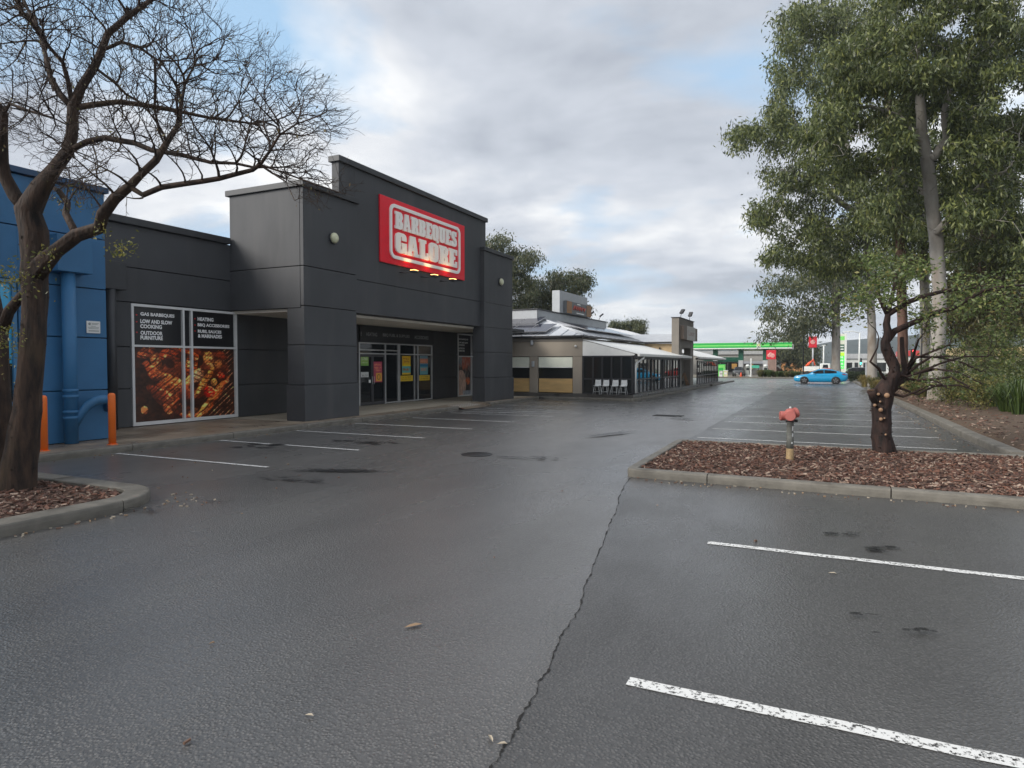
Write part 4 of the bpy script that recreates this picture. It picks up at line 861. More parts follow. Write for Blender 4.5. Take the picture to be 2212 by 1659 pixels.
# terrace: glazed room under a lean-to awning
XF = -8.05
TI = [(-10.56, 2.87), (-8.0, 2.2), (-8.0, 2.12), (-10.56, 2.12)]
MB().prism(TI, fy(YS + .06), 0, .05).build('awning_gable', AWN, rs)
def awning(y0, y1, n):
    for i in range(n):
        a, b = y0 + (y1 - y0) * i / n + .008, y0 + (y1 - y0) * (i + 1) / n - .008; mb = MB()
        vs = [(-10.55, a, 2.92), (-7.86, a, 2.215), (-7.86, b, 2.215), (-10.55, b, 2.92)]; mb.add(vs + [(x, y, z - .03) for x, y, z in vs], [(0, 1, 2, 3), (7, 6, 5, 4), (0, 4, 5, 1), (1, 5, 6, 2), (2, 6, 7, 3), (3, 7, 4, 0)]).build('awning_sheet', AWN, rs)
    MB().bbox((-7.86, y0, 2.08), (-7.74, y1, 2.2), .01).build('awning_gutter', AWN, rs)
    MB().box((-8.02, y0, 2.0), (-7.9, y1, 2.14)).build('awning_beam', DARKT, rs)
awning(YS, 43.6, 9); awning(46.4, 60, 8)
def glazed(fn, us, z0, zm, z1, post=.05, lower=None, upmod=1):
    for u in us: p, q = fn(u - post / 2, z0, -.06), fn(u + post / 2, z1, .03); MB().bbox(p, q, .006).build('mullion', DARKT, rs)
    for za in (z0 + .03, zm, z1 - .03): MB().bbox(fn(us[0], za - .035, -.05), fn(us[-1], za + .035, .02), .006).build('rail', DARKT, rs)
    for a, b in zip(us[:-1], us[1:]):
        for c, d in ((z0 + .065, zm - .035), (zm + .035, z1 - .065)): MB().box(fn(a + post / 2, c, -.02), fn(b - post / 2, d, -.01)).build('pane', GR, rs)
glazed(fy(YS), [-10.53, -10.03, -9.57, -9.11, -8.63, -8.1], Z0, 1.0, 2.11, .08)
glazed(fx(XF), [30.3] + [31.3 + i * .78 for i in range(13)], Z0, .98, 2.0, .06)
glazed(fx(XF), [47.4 + i * .82 for i in range(13)], .21, .9, 1.95, .07)
for y in (30.28, 33.7, 36.3, 39.0, 41.0): MB().bbox((XF - .07, y - .06, Z0), (XF + .05, y + .06, 2.0), .008).build('post', DARKT, rs)
MB().tube([(-7.8, 31.1, 2.1), (-7.8, 31.1, 2.0), (-7.98, 30.4, 1.75), (-7.98, 30.33, 1.65), (-7.98, 30.33, .35)], .045, 10).build('downpipe', AWN, rs)
# entrance portal
MB().box((-8.6, 41.3, Z0), (-8.16, 42.35, 4.58)).build('portal_leg', TAUPE2, rs); MB().box((-8.6, 45.3, .21), (-8.16, 46.35, 4.58)).build('portal_leg', TAUPE2, rs)
MB().box((-8.6, 42.355, 2.75), (-8.17, 45.295, 4.575)).build('portal_head', TAUPE2, rs)
MB().bbox((-8.65, 41.25, 4.585), (-8.1, 46.4, 4.63), .008).build('portal_coping', DARKT, rs)
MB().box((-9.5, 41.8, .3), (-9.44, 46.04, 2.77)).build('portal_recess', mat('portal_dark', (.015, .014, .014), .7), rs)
MB().box((-9.43, 44.9, 1.2), (-9.42, 45.9, 2.0)).build('pane', glass('glass_pale', (.35, .4, .42), .1), rs)
MB().box((-10.7, 41.95, 2.2), (-8.2, 42.05, 3.0)).build('tan_wall', mat('tan_render', (.46, .34, .20), .8, var=.15), rs)
MB().add([(-12.6, 41.7, 3.1), (-8.25, 41.7, 3.1), (-8.25, 45, 3.75), (-12.6, 45, 3.75)], [(0, 1, 2, 3)]).build('roof_plane', ROOF, rs)
MB().box((-10.4, 41.62, 3.02), (-8.2, 41.72, 3.12)).build('gutter', DARKT, rs)
ps = thing('portal_sign', 'white square sign on brown box above the restaurant entrance', 'sign', (-8.1, 44.6, 3.3))
MB().bbox((-8.155, 41.65, 3.26), (-7.93, 46.55, 4.12), .01).build('box', mat('sign_brown', (.17, .125, .095), .5), ps)
MB().bbox((-7.929, 42.7, 3.24), (-7.9, 45.6, 4.14), .008).build('face', mat('sign_face', (.52, .50, .47), .5), ps)
text('Luxor', fx(-7.897), 43.1, 45.2, 3.55, 3.9, 'lettering', mat('sign_letter_dull', (.30, .14, .12), .5), ps)
flood((-8.3, 42.6, 4.65), (.3, .5, .7), 'floodlight leaning over the left of the portal top'); flood((-8.3, 45.6, 4.65), (.2, .4, .8), 'floodlight on the right of the portal top')
MB().bbox((-13.21, YS - .1, 1.58), (-13.08, YS - .003, 1.86), .02).build('wall_light', GREYP, rs)
MB().bbox((-13.26, YS - .12, 2.66), (-13.14, YS - .03, 2.9), .02).build('rain_spout', GREYP, rs)
MB().lathe([(.05, 0), (.06, -.06), (.04, -.1), (0, -.11)], (-10.9, YS - .003, 2.58), 10, axis='Y').build('security_camera', AWN, rs)
# easel board in the portal, stools on the deck
e = thing('easel', 'folding timber easel standing in the portal doorway', 'easel', (-8.4, 44.6, .29))
for y in (44.3, 44.95):
    MB().tube([(-8.2, y, .29), (-8.45, y + (.1 if y < 44.6 else -.1), 1.1)], .03, 6).build('leg', CEDAR, e)
MB().tube([(-8.75, 44.62, .29), (-8.47, 44.62, 1.08)], .03, 6).build('leg', CEDAR, e); MB().tube([(-8.3, 44.33, .62), (-8.3, 44.92, .62)], .025, 6).build('shelf', CEDAR, e)
PLW = mat('stool_white', (.56, .57, .56), .4)
labs = ['white shell bar chair leftmost of the four on the deck', 'white shell bar chair second from the left on the deck', 'white shell bar chair third from the left on the deck', 'white shell bar chair nearest the terrace corner downpipe']
for i, x in enumerate((-9.66, -9.27, -8.82, -8.40)):
    t = thing('bar_chair', labs[i], 'chair', (x, 29.98 + .0, .285), 'white bar chairs outside the terrace'); y = 30.02; x0, x1 = x - .15, x + .15
    y -= .28
    mb = MB(); prof = [(-.16, .70), (.0, .675), (.10, .70), (.145, .80), (.165, .97)]; vs = []
    for j, (dy, z) in enumerate(prof):
        for sx in (-1, -.6, .6, 1): vs.append((x + sx * (.15 - (.02 if j == 4 else 0)), y + dy - abs(sx) * .02 * (j > 2), z + (.02 if abs(sx) == 1 else 0)))
    mb.add(vs, [(j * 4 + c_, j * 4 + c_ + 1, (j + 1) * 4 + c_ + 1, (j + 1) * 4 + c_) for j in range(4) for c_ in range(3)], 0, True)
    o = mb.build('seat_shell', PLW, t); md = o.modifiers.new('thick', 'SOLIDIFY'); md.thickness = .018
    for sx in (-1, 1):
        for dy in (-.14, .12): MB().tube([(x + sx * .11, y + dy * .8, .67), (x + sx * .16, y + dy * 1.25, .285)], .012, 6).build('leg', PLW, t)
    MB().tube([(x - .145, y - .16, .42), (x + .145, y - .16, .42)], .009, 6).build('footrest', PLW, t)

# ================================================================ service station across the road
GRN = mat('station_green', (.025, .40, .07), .35, var=.04); LGRN = mat('station_light_green', (.2, .68, .15), .35); DGRN = mat('station_dark_green', (.006, .085, .05), .4); STW = mat('station_white', (.66, .68, .66), .45)
st = thing('service_station', 'service station canopy with green striped fascia on dark green columns', 'service station', (-10, 100, .02))
MB().box((-30, 100.1, 3.85), (-4.2, 108, 4.6)).build('canopy', STW, st)
for a, b in ((-30, -8.75), (-8.2, -4.1)):
    MB().box((a, 99.95, 4.42), (b, 100.09, 4.72)).build('fascia_band', GRN, st); MB().box((a, 99.96, 4.24), (b, 100.088, 4.415)).build('fascia_band', LGRN, st); MB().box((a, 99.95, 4.0), (b, 100.09, 4.235)).build('fascia_band', GRN, st)
MB().box((-30, 99.93, 3.84), (-4.08, 100.1, 3.995)).build('fascia_trim', STW, st); MB().box((-30, 99.97, 4.725), (-4.1, 100.09, 4.76)).build('fascia_trim', STW, st)
MB().box((-8.74, 99.94, 4.0), (-8.21, 100.085, 4.72)).build('logo_panel', STW, st)
fl = MB()
for q, (r0, col) in enumerate(((.26, 0), (.19, 1), (.11, 2))):
    n = 18; vs = [(-8.475 + (r0 if j % 2 == 0 else r0 * .68) * math.cos(math.pi * j / n), 99.935 - q * .004, 4.36 + (r0 if j % 2 == 0 else r0 * .68) * math.sin(math.pi * j / n)) for j in range(2 * n)]
    fl.add(vs + [(-8.475, 99.935 - q * .004, 4.36)], [(j, (j + 1) % (2 * n), 2 * n) for j in range(2 * n)], q)
fl.build('flower_logo', [GRN, mat('logo_yellow', (.75, .65, .05), .5), STW], st)
for x in (-14.6, -11.0, -7.65): MB().bbox((x - .32, 101, .02), (x + .32, 101.6, 2.2), .01).build('column_base', mat('column_grey', (.36, .37, .38), .5), st); MB().bbox((x - .34, 101, 2.2), (x + .34, 101.6, 3.85), .01).build('column', DGRN, st)
MB().box((-30, 112, .02), (-8.8, 118, 3.2)).build('shop_wall', mat('station_shop', (.30, .29, .27), .6), st)
MB().box((-30, 111.7, 3.2), (-8.5, 118.2, 3.75)).build('shop_roof', mat('station_roof', (.33, .34, .34), .5), st)
MB().box((-18, 111.8, 2.0), (-12.0, 111.99, 2.75)).build('shop_fascia', DGRN, st)
for i in range(5): MB().box((-17.6 + i * 1.15, 111.9, .4), (-16.6 + i * 1.15, 111.98, 1.9)).build('shop_window', GR, st)
MB().add([(-12.2, 111.6, 1.7), (-8.7, 111.6, 1.7), (-8.7, 113.5, 3.55), (-12.2, 113.5, 3.55)], [(0, 1, 2, 3)]).build('shop_gable', mat('gable_grey', (.30, .31, .33), .45, var=.1), st)
for x in (-13.4, -13.0, -10.5): MB().box((x - .15, 111.75, .9), (x + .25, 111.8, 1.7)).build('shop_poster', mat('poster_orange', (.70, .38, .10), .5), st)
rp = thing('red_panel_sign', 'square red sign with pale rounded emblem beside the green column', 'sign', (-6.7, 98, .02))
MB().bbox((-7.3, 98, 2.32), (-6.05, 98.25, 3.6), .02).build('panel', mat('sign_red2', (.55, .015, .03), .4), rp)
mb = MB()
for cx, cz, r in ((-6.93, 2.86, .24), (-6.5, 2.84, .3), (-6.75, 3.08, .2)): mb.lathe([(r, 97.996), (r * .95, 97.99), (0, 97.989)], (cx, 0, cz), 16, axis='Y')
mb.build('emblem', mat('emblem_pink', (.75, .35, .33), .5), rp)
for i in range(4): MB().bbox((-7.12 + i * .29, 98.02, .02), (-6.85 + i * .29, 98.3, 2.32), .01).build('base_board', mat('board_brown', (.24, .16, .13), .7), rp)
def bin_(name, lab, x, y, w, h, m, m2, cat='bin', grp=None):
    t = thing(name, lab, cat, (x, y, .02), grp); MB().bbox((x - w / 2, y, .02), (x + w / 2, y + w, h), .03).build('body', m, t); MB().bbox((x - w / 2 - .03, y - .03, h + .002), (x + w / 2 + .03, y + w + .03, h + .1), .03).build('lid', m2, t); MB().box((x - w * .3, y - .012, h * .45), (x + w * .3, y - .001, h * .75)).build('front_panel', m2, t); return t
bin_('ice_cabinet', 'green cabinet standing at the left of the forecourt', -12.4, 91, 1.0, 1.55, LGRN, GRN, 'cabinet')
bin_('bin', 'white bin left of the cream bin on the forecourt', -12.0, 88, .42, .72, STW, mat('bin_lid', (.4, .4, .36), .5), grp='forecourt bins'); bin_('bin', 'cream bin right of the white bin on the forecourt', -11.42, 88, .5, .78, mat('bin_cream', (.62, .58, .38), .5), STW, grp='forecourt bins')
CONE = mat('cone_orange', (.85, .12, .04), .5)
t = thing('traffic_cone', 'orange traffic cone at the edge of the forecourt', 'traffic cone', (-9.2, 84.9, .02)); MB().lathe([(.17, .045), (.05, .62), (.03, .64), (0, .64)], (-9.2, 84.9, 0), 16).build('cone', CONE, t); MB().bbox((-9.42, 84.68, .02), (-8.98, 85.12, .044), .006).build('base', CONE, t); MB().lathe([(.137, .2), (.094, .4)], (-9.2, 84.9, 0), 16).build('reflective_band', STW, t)
for x, lab in ((-9.25, 'white round topped fuel pump on the forecourt island'), (-7.0, 'fuel pump behind the hedge at the right of the forecourt')):
    t = thing('fuel_pump', lab, 'fuel pump', (x, 93, .02), 'fuel pumps'); MB().bbox((x - .32, 93, .02), (x + .32, 93.5, .2), .02).build('plinth', STW, t); MB().bbox((x - .24, 93.05, .2), (x + .24, 93.45, 1.3), .03).build('cabinet', mat('pump_grey', (.30, .32, .30), .45), t); MB().lathe([(.28, 1.3), (.28, 1.45), (.2, 1.58), (0, 1.62)], (x, 93.25, 0), 16).build('dome', STW, t); MB().box((x - .17, 93.03, .85), (x + .17, 93.048, 1.15)).build('display', GR, t)
    MB().tube([(x + .25, 93.2, 1.2), (x + .4, 93.15, .8), (x + .36, 93.1, .4), (x + .26, 93.1, .7)], .025, 6).build('hose', DARKT, t)
t = thing('canopy_post', 'slim white marker post among the forecourt pumps', 'post', (-8.55, 90, .02)); MB().bbox((-8.63, 90, .02), (-8.47, 90.16, 2.4), .02).build('post', STW, t); MB().lathe([(.14, .02), (.14, .08), (.1, .1)], (-8.55, 90.08, 0), 12).build('base', STW, t)
t = thing('teal_bench', 'teal topped display stand behind the forecourt hedge', 'stand', (-8.3, 92, .02)); MB().bbox((-8.85, 92, 1.12), (-7.7, 92.4, 1.5), .02).build('top', mat('teal', (.06, .38, .26), .4), t)
for x in (-8.75, -7.8): MB().box((x - .05, 92.1, .02), (x + .05, 92.3, 1.12)).build('leg', DARKT, t)
# price pylon
py = thing('price_pylon', 'tall white fuel price pylon with lit green number rows', 'sign', (2.15, 95, 0))
MB().bbox((2.35, 95, -.02), (2.6, 95.5, 5.6), .02).build('spine', STW, py); MB().bbox((1.6, 95.05, -.02), (2.345, 95.45, 5.55), .02).build('panel', mat('pylon_cream', (.60, .62, .52), .5), py)
MB().box((1.62, 95.03, 4.75), (2.33, 95.047, 5.25)).build('badge', LGRN, py); MB().box((1.62, 95.03, 3.3), (2.33, 95.047, 4.2)).build('dark_panel', mat('pylon_dark', (.03, .12, .06), .4), py)
for z in (3.5, 3.85): MB().box((1.72, 95.012, z), (2.25, 95.028, z + .16)).build('white_strip', STW, py)
LED = mat('led_green', (.02, .3, .03), .4, emit=(.03, .85, .06), estr=.9); LEDY = mat('led_lime', (.2, .3, .02), .4, emit=(.35, .80, .04), estr=.75); LEDW = mat('led_digits', (.5, .8, .5), .4, emit=(.5, 1.0, .5), estr=.9)
for i in range(5):
    z = 2.75 - i * .42; MB().box((1.6, 95.02, z), (2.33, 95.045, z + .40)).build('price_row', LEDY if i == 0 else LED, py)
    if i: text(('182', '199', '205', '171')[i - 1], fy(95.016), 1.7, 2.22, z + .1, z + .32, 'digits', LEDW, py, .01)
# red pole sign, light poles and street furniture beyond
t = thing('red_pole_sign', 'tall red sign on a grey pole behind the trees', 'sign', (-1.6, 112, 0)); MB().tube([(-1.6, 112.1, -.03), (-1.6, 112.1, 5.9)], .13, 8).build('pole', GREYP, t); MB().bbox((-2.2, 111.8, 4.2), (-1.05, 112.0, 5.9), .03).build('panel', mat('sign_red2', (.55, .015, .03), .4), t); MB().lathe([(.36, 111.79), (.3, 111.78), (0, 111.78)], (-1.62, 0, 5.05), 14, axis='Y').build('emblem', mat('emblem_pink', (.75, .35, .33), .5), t)
BLK = mat('pole_black', (.015, .016, .018), .5)
def pole(lab, x, y, h, r, m, arm=0.0, base=0.0):
    t = thing('light_pole', lab, 'light pole', (x, y, base), 'light poles'); MB().tube([(x, y, base - .03), (x, y, h)], [r, r * .7], 10).build('pole', m, t); MB().lathe([(r * 2, base), (r * 2, base + .04), (r * 1.2, base + .06)], (x, y, 0), 10).build('base_plate', m, t)
    if arm: MB().tube([(x, y, h - .05), (x - arm * .6, y, h + .25), (x - arm, y, h + .2)], r * .5, 8).build('arm', m, t); MB().bbox((x - arm - .5, y - .12, h + .12), (x - arm, y + .12, h + .24), .03).build('lamp_head', m, t)
    else: MB().bbox((x - .3, y - .1, h), (x + .3, y + .1, h + .1), .03).build('lamp_head', m, t)
pole('slim black light pole rising behind the blue car bonnet', -1.92, 73.6, 6.4, .07, BLK)
pole('white light pole between the red sign and the price pylon', -.1, 118, 4.6, .14, STW, 0)
pole('white street light pole right of the price pylon', 4.6, 108, 6.2, .13, STW, 1.6)
pole('grey street light with curved arm far behind the pylon', 2.2, 140, 7.5, .1, GREYP, 2.2)
pole('dark pole standing in the verge behind the pruned tree', 4.9, 43, 4.2, .055, BLK, 0, .1)
# traffic light
t = thing('traffic_light', 'black traffic signal showing red beyond the verge trees', 'traffic light', (9.2, 88, 0)); MB().tube([(9.2, 88, -.03), (9.2, 88, 3.0)], .08, 8).build('pole', BLK, t); MB().bbox((8.95, 87.7, 2.2), (9.45, 88.0, 3.4), .03).build('housing', BLK, t)
for z, m in ((3.15, mat('signal_red', (.4, .02, .02), .4, emit=(1, .04, .05), estr=2.5)), (2.8, BLK), (2.45, BLK)): MB().lathe([(.13, 87.69), (.13, 87.68), (0, 87.67)], (9.2, 0, z), 12, axis='Y').build('lens', m, t)
for x, lab in ((5.25, 'green traffic signal left of the far white shop'), (6.9, 'green traffic signal further right by the far shop')):
    t = thing('traffic_light', lab, 'traffic light', (x, 120, 0), 'far green signals'); MB().tube([(x, 120, -.03), (x, 120, 2.4)], .09, 8).build('pole', BLK, t); MB().bbox((x - .25, 119.7, 1.5), (x + .25, 120, 2.6), .03).build('housing', BLK, t); MB().lathe([(.2, 119.69), (.2, 119.68), (0, 119.67)], (x, 0, 1.75), 12, axis='Y').build('lens', mat('signal_green', (.02, .4, .3), .4, emit=(.1, .9, .7), estr=2), t)
# ---- far buildings
def house(name, lab, x0, x1, y, d, h, mw, mr, rise, wins, flat=False):
    t = thing(name, lab, 'building', ((x0 + x1) / 2, y, 0)); MB().box((x0, y, -.03), (x1, y + d, h)).build('wall', mw, t)
    if flat: MB().bbox((x0 - .2, y - .3, h + .003), (x1 + .2, y + d, h + rise), .02).build('roof', mr, t)
    else: MB().add([(x0 - .4, y - .4, h), (x1 + .4, y - .4, h), (x1 + .4, y + d + .4, h), (x0 - .4, y + d + .4, h), (x0 + d * .4, y + d / 2, h + rise), (x1 - d * .4, y + d / 2, h + rise)], [(0, 1, 5, 4), (1, 2, 5), (2, 3, 4, 5), (3, 0, 4), (3, 2, 1, 0)]).build('roof', mr, t)
    for a, b, z0, z1 in wins: w_ = MB().box((a, y - .05, z0), (b, y - .004, z1)).build('window', DARKT, t); MB().box((a + .06, y - .07, z0 + .06), (b - .06, y - .051, z1 - .06)).build('pane', GR, w_)
    return t
BRK = mat('orange_brick', (.46, .22, .08), .8, var=.2, scale=4); TILE = mat('grey_tiles', (.13, .135, .15), .7, var=.2, scale=6)
house('brick_house', 'orange brick house with grey tiled roof behind the forecourt', -8.2, -2.5, 150, 9, 2.25, BRK, TILE, 1.1, [(-7.4, -6.4, .9, 1.8), (-5.2, -4.2, .9, 1.8), (-3.6, -3.0, .9, 1.8)])
house('far_shop', 'far white shop with dark windows right of the price pylon', 3.2, 12.5, 135, 10, 2.6, STW, mat('far_roof', (.42, .43, .44), .5), .9, [(3.6, 4.6, .3, 1.9), (5.0, 6.0, .3, 1.9), (6.4, 7.4, .3, 1.9), (8.2, 10, .3, 1.9)], True)
house('far_shop', 'long cream shop with yellow fascia across the street', 12.8, 40, 78, 12, 2.5, mat('cream_wall', (.48, .42, .32), .7), mat('yellow_fascia', (.55, .42, .20), .6), .9, [(14 + i * 2.6, 15.9 + i * 2.6, .4, 1.9) for i in range(9)], True)
house('far_shop', 'white shop with red panels glimpsed through the verge trees', 10.4, 15, 110, 10, 2.8, STW, mat('far_roof_red', (.5, .05, .05), .5), .8, [(10.8, 12.2, .3, 1.8), (12.8, 14.2, .3, 1.8)], True)
# ---- hills
HILL = mat('hill_bush', (.030, .045, .040), .95, var=.35, scale=.03)
def ridge(pts, y, depth, name='hill'):
    rnd = random.Random(4); vs = []; n = len(pts)
    for r, (f_, dy) in enumerate(((0, -depth), (.55, -depth * .45), (.9, -depth * .15), (1, 0), (0, depth))):
        for i, (x, z) in enumerate(pts): vs.append((x * (1 + dy / y * .5), y + dy, -2 + z * f_ * rnd.uniform(.97, 1.03)))
    return struct(MB().add(vs, [(r * n + i, r * n + i + 1, (r + 1) * n + i + 1, (r + 1) * n + i) for r in range(4) for i in range(n - 1)], 0, True).build(name, HILL))
rr = random.Random(2); hp = []
for i in range(70):
    x = -900 + i * 38; hp.append((x, 20 + 14 * math.exp(-((x - 230) / 330) ** 2) + 6 * math.sin(i * .7) + rr.uniform(-2, 2) + (8 if x > 0 else 0)))
ridge(hp, 900, 160)
# ================================================================ trees
from mathutils import noise
class Skel:
    def __init__(s): s.p = []; s.par = []; s.r0 = []
    def chain(s, pts, radii, start=None, sub=.18):
        """traced limb: list of 3D points with radii; start = index of the node it leaves from"""
        prev = start; q = None
        if prev is not None: pts = [s.p[prev]] + pts; radii = [radii[0]] + radii
        for i, (p, r) in enumerate(zip(pts, radii)):
            p = Vector(p)
            if i == 0:
                if prev is None: s.p.append(p); s.par.append(-1); s.r0.append(r); prev = len(s.p) - 1
            else:
                a = s.p[prev] if i == 1 and start is not None else pts_prev; n = max(1, int((p - a).length / sub)); rp = r_prev
                for k in range(1, n + 1):
                    t = k / n; w = math.sin(math.pi * t) * .10 * (p - a).length
                    c = a.lerp(p, t) + Vector((random.uniform(-1, 1), random.uniform(-1, 1), random.uniform(-1, 1))) * min(.10 * r, .012)
                    s.p.append(c); s.par.append(prev); s.r0.append(rp + (r - rp) * t); prev = len(s.p) - 1
            pts_prev = p; r_prev = r
        return prev
    def nearest(s, q): return min(range(len(s.p)), key=lambda i: (s.p[i] - q).length_squared)
    def grow(s, attr, step, dk, iters=60, infl=2.5, grav=0.0, jit=.12, first=0, mom=0.0):
        attr = [Vector(a) for a in attr]; nk = {}
        for it in range(iters):
            if not attr: break
            kd = kdtree.KDTree(len(s.p) - first)
            for i in range(first, len(s.p)): kd.insert(s.p[i], i)
            kd.balance(); acc = {}; keep = []
            for a in attr:
                co, i, d = kd.find(a)
                if d < dk: continue
                keep.append(a)
                if d < infl or it < 3: acc.setdefault(i, Vector()); acc[i] += (a - co).normalized()
            attr = keep; added = 0
            for i, v in acc.items():
                if v.length < 1e-4 or nk.get(i, 0) > 3: continue
                pd_ = (s.p[i] - s.p[s.par[i]]).normalized() if s.par[i] >= 0 else Vector((0, 0, 1))
                d = (v.normalized() + pd_ * mom + Vector((random.gauss(0, jit), random.gauss(0, jit), random.gauss(0, jit) - grav))).normalized()
                s.p.append(s.p[i] + d * step); s.par.append(i); s.r0.append(None); nk[i] = nk.get(i, 0) + 1; added += 1
            if not added: break
    def radii(s, tip=.004, e=2.4):
        n = len(s.p); acc = [0.0] * n; kids = [0] * n
        for i in range(n - 1, 0, -1):
            r = acc[i] ** (1 / e) if kids[i] else tip
            if s.par[i] >= 0: acc[s.par[i]] += r ** e; kids[s.par[i]] += 1
        s.kids = kids; out = []
        for i in range(n):
            r = acc[i] ** (1 / e) if kids[i] else tip
            out.append(s.r0[i] if s.r0[i] is not None else r)
        for i in range(n):            # grown branches never thicker than what they leave from
            q = s.par[i]
            if q >= 0 and s.r0[i] is None: out[i] = min(out[i], out[q] * .85)
        return out
    def mesh(s, mb, rad, rough=0.0):
        n = len(s.p); ch = [[] for _ in range(n)]
        for i, q in enumerate(s.par):
            if q >= 0: ch[q].append(i)
        stack = [(i, None) for i, q in enumerate(s.par) if q < 0]
        while stack:
            i, frm = stack.pop(); pts, rs = ([s.p[frm]], [min(rad[frm], rad[i] * 1.1)]) if frm is not None else ([], [])
            while True:
                pts.append(s.p[i]); rs.append(rad[i])
                if not ch[i]: break
                c = max(ch[i], key=lambda j: rad[j])
                for o in ch[i]:
                    if o != c: stack.append((o, i))
                i = c
            m = max(rs); sd = 3 if m < .008 else 4 if m < .02 else 6 if m < .06 else 12
            if rough and m > .07:          # deeply furrowed bark: ridges run along the stem
                sd = 28; o0 = len(mb.v); mb.tube(pts, rs, sd, cap=True)
                for a_ in range(len(pts)):
                    c_ = pts[a_]
                    for b_ in range(sd):
                        v_ = Vector(mb.v[o0 + a_ * sd + b_]); e_ = v_ - c_; th_ = 2 * math.pi * b_ / sd
                        q_ = noise.noise(Vector((math.cos(th_) * 3.4, math.sin(th_) * 3.4, a_ * .35))) * .6 + noise.noise(Vector((math.cos(th_) * 1.2, math.sin(th_) * 1.2, a_ * .12 + 9))) * .7
                        mb.v[o0 + a_ * sd + b_] = tuple(c_ + e_ * (1 + rough * q_))
            elif len(pts) > 1: mb.tube(pts, rs, sd, cap=m > .03)
def leaves(name, C, size, ratio, droop, m, parent, spread=0.0, up=None):
    """one bent leaf blade (two quads folded on the midrib) at each centre"""
    n = len(C); a = RNG.uniform(0, 2 * np.pi, n); el = RNG.normal(droop, .45, n); l = size * RNG.uniform(.6, 1.3, n); w = l * ratio * RNG.uniform(.8, 1.2, n)
    d = np.stack([np.cos(a) * np.cos(el), np.sin(a) * np.cos(el), np.sin(el)], 1); r = RNG.normal(size=(n, 3)); sdir = np.cross(d, r); sdir /= np.linalg.norm(sdir, axis=1)[:, None] + 1e-9
    nn = np.cross(d, sdir); O = C + RNG.normal(0, spread, (n, 3)) if spread else C
    base = O; tip = O + d * l[:, None]; mid = O + d * (l * .45)[:, None] + nn * (l * .04)[:, None]
    V = np.stack([base, mid + sdir * w[:, None] * .5, tip, mid - sdir * w[:, None] * .5], 1).reshape(-1, 3)
    me = fast_mesh(name, V, 4, m); o = bpy.data.objects.new(name, me); COL.objects.link(o); attach(o, parent); return o
def bark_mat(name, c1, c2, scale, stretch, bump, c3=None):
    return mat(name, c1, .85, col2=c2, scale=scale, stretch=stretch, bump=bump, bscale=scale * 2.2, dirt=(c3, 1.3, .56, (1, 1, .5)) if c3 else None)

# ---------------------------------------------------------------- leafless tree on the left island
DZ = 8.58; PXM = F / DZ
def LP(pts, dz=0.0, dz1=None, depth=DZ):
    n = len(pts); return [D(x, y, depth + dz + ((dz1 if dz1 is not None else dz) - dz) * i / max(1, n - 1)) for i, (x, y) in enumerate(pts)]
lt = thing('leafless_tree', 'big leafless tree with rough dark trunk on the left island', 'tree', (-9.5, 4.93, .1))
sk = Skel(); R = lambda *a: [v / PXM * (1 if v > 18 else .82) for v in a]
fork = sk.chain(LP([(30, 1084), (36, 1050), (42, 1000), (54, 930), (60, 886), (67, 800), (71, 750), (73, 690), (74, 640), (75, 560), (70, 500), (58, 455)]), R(42, 36, 32, 28, 26, 25, 25, 25, 25, 26, 27, 25))
k0 = sk.chain(LP([(87, 402), (120, 364), (146, 327), (157, 291), (156, 255), (156, 233)], 0, .1), R(19, 17, 16, 15, 14, 14), fork)
k1 = sk.chain(LP([(175, 189), (204, 146), (218, 109), (233, 73), (276, 36), (327, 0), (370, -40)], .1, .5), R(11, 10, 9, 8, 7, 5, 4), k0)
k2 = sk.chain(LP([(147, 175), (136, 135), (105, 100), (75, 60), (45, 20), (20, -20)], 0, -.5), R(6, 5, 4.5, 4, 3, 2.5), k0)
k3 = sk.chain(LP([(130, 205), (108, 165), (98, 115), (84, 65), (60, 20), (40, -30)], .1, .8), R(8, 7, 6, 5, 4, 3), k0)
lf = sk.chain(LP([(33, 422), (11, 382), (2, 349), (4, 291), (6, 245)], 0, -.2), R(16, 15, 14, 13, 12), fork)
sk.chain(LP([(22, 224), (58, 238), (116, 255), (146, 270)], -.2, -.3), R(4.5, 4, 3, 2), lf); sk.chain(LP([(-30, 190), (-70, 120)], -.2, -.5), R(9, 6), lf)
n1 = sk.nearest(D(170, 240, DZ + .1))
sk.chain(LP([(200, 226), (255, 220), (309, 226), (364, 236), (400, 244), (455, 255), (546, 267), (600, 258)], .1, .6), R(8, 7, 6.5, 6, 5, 4, 3, 2), n1)
n2 = sk.nearest(D(158, 315, DZ))
b2 = sk.chain(LP([(189, 306), (226, 297), (291, 309), (327, 324), (393, 335), (455, 351), (509, 353), (550, 362)], 0, -.5), R(8, 7.5, 7, 6.5, 5.5, 4.5, 3.5, 3), n2)
n3 = sk.nearest(D(204, 165, DZ + .15)); sk.chain(LP([(247, 178), (273, 204), (310, 225), (350, 235)], .2, .9), R(4, 3.5, 3, 2), n3)
n4 = sk.nearest(D(225, 95, DZ + .2)); sk.chain(LP([(262, 91), (302, 102), (335, 127), (336, 182), (334, 236), (346, 291), (358, 318)], .3, .9), R(5, 4.5, 4, 4, 3.5, 3.5, 3), n4)
n5 = sk.nearest(D(70, 590, DZ))
lo = sk.chain(LP([(98, 567), (120, 542), (164, 506), (215, 491), (222, 462), (247, 429), (280, 404)], -.1, -.5), R(19, 18, 17, 15, 14, 13, 11), n5)
la = sk.chain(LP([(309, 422), (349, 404), (400, 397), (473, 386), (546, 367), (562, 356)], -.5, -.9), R(7, 7, 6.5, 6, 5, 4.5), lo)
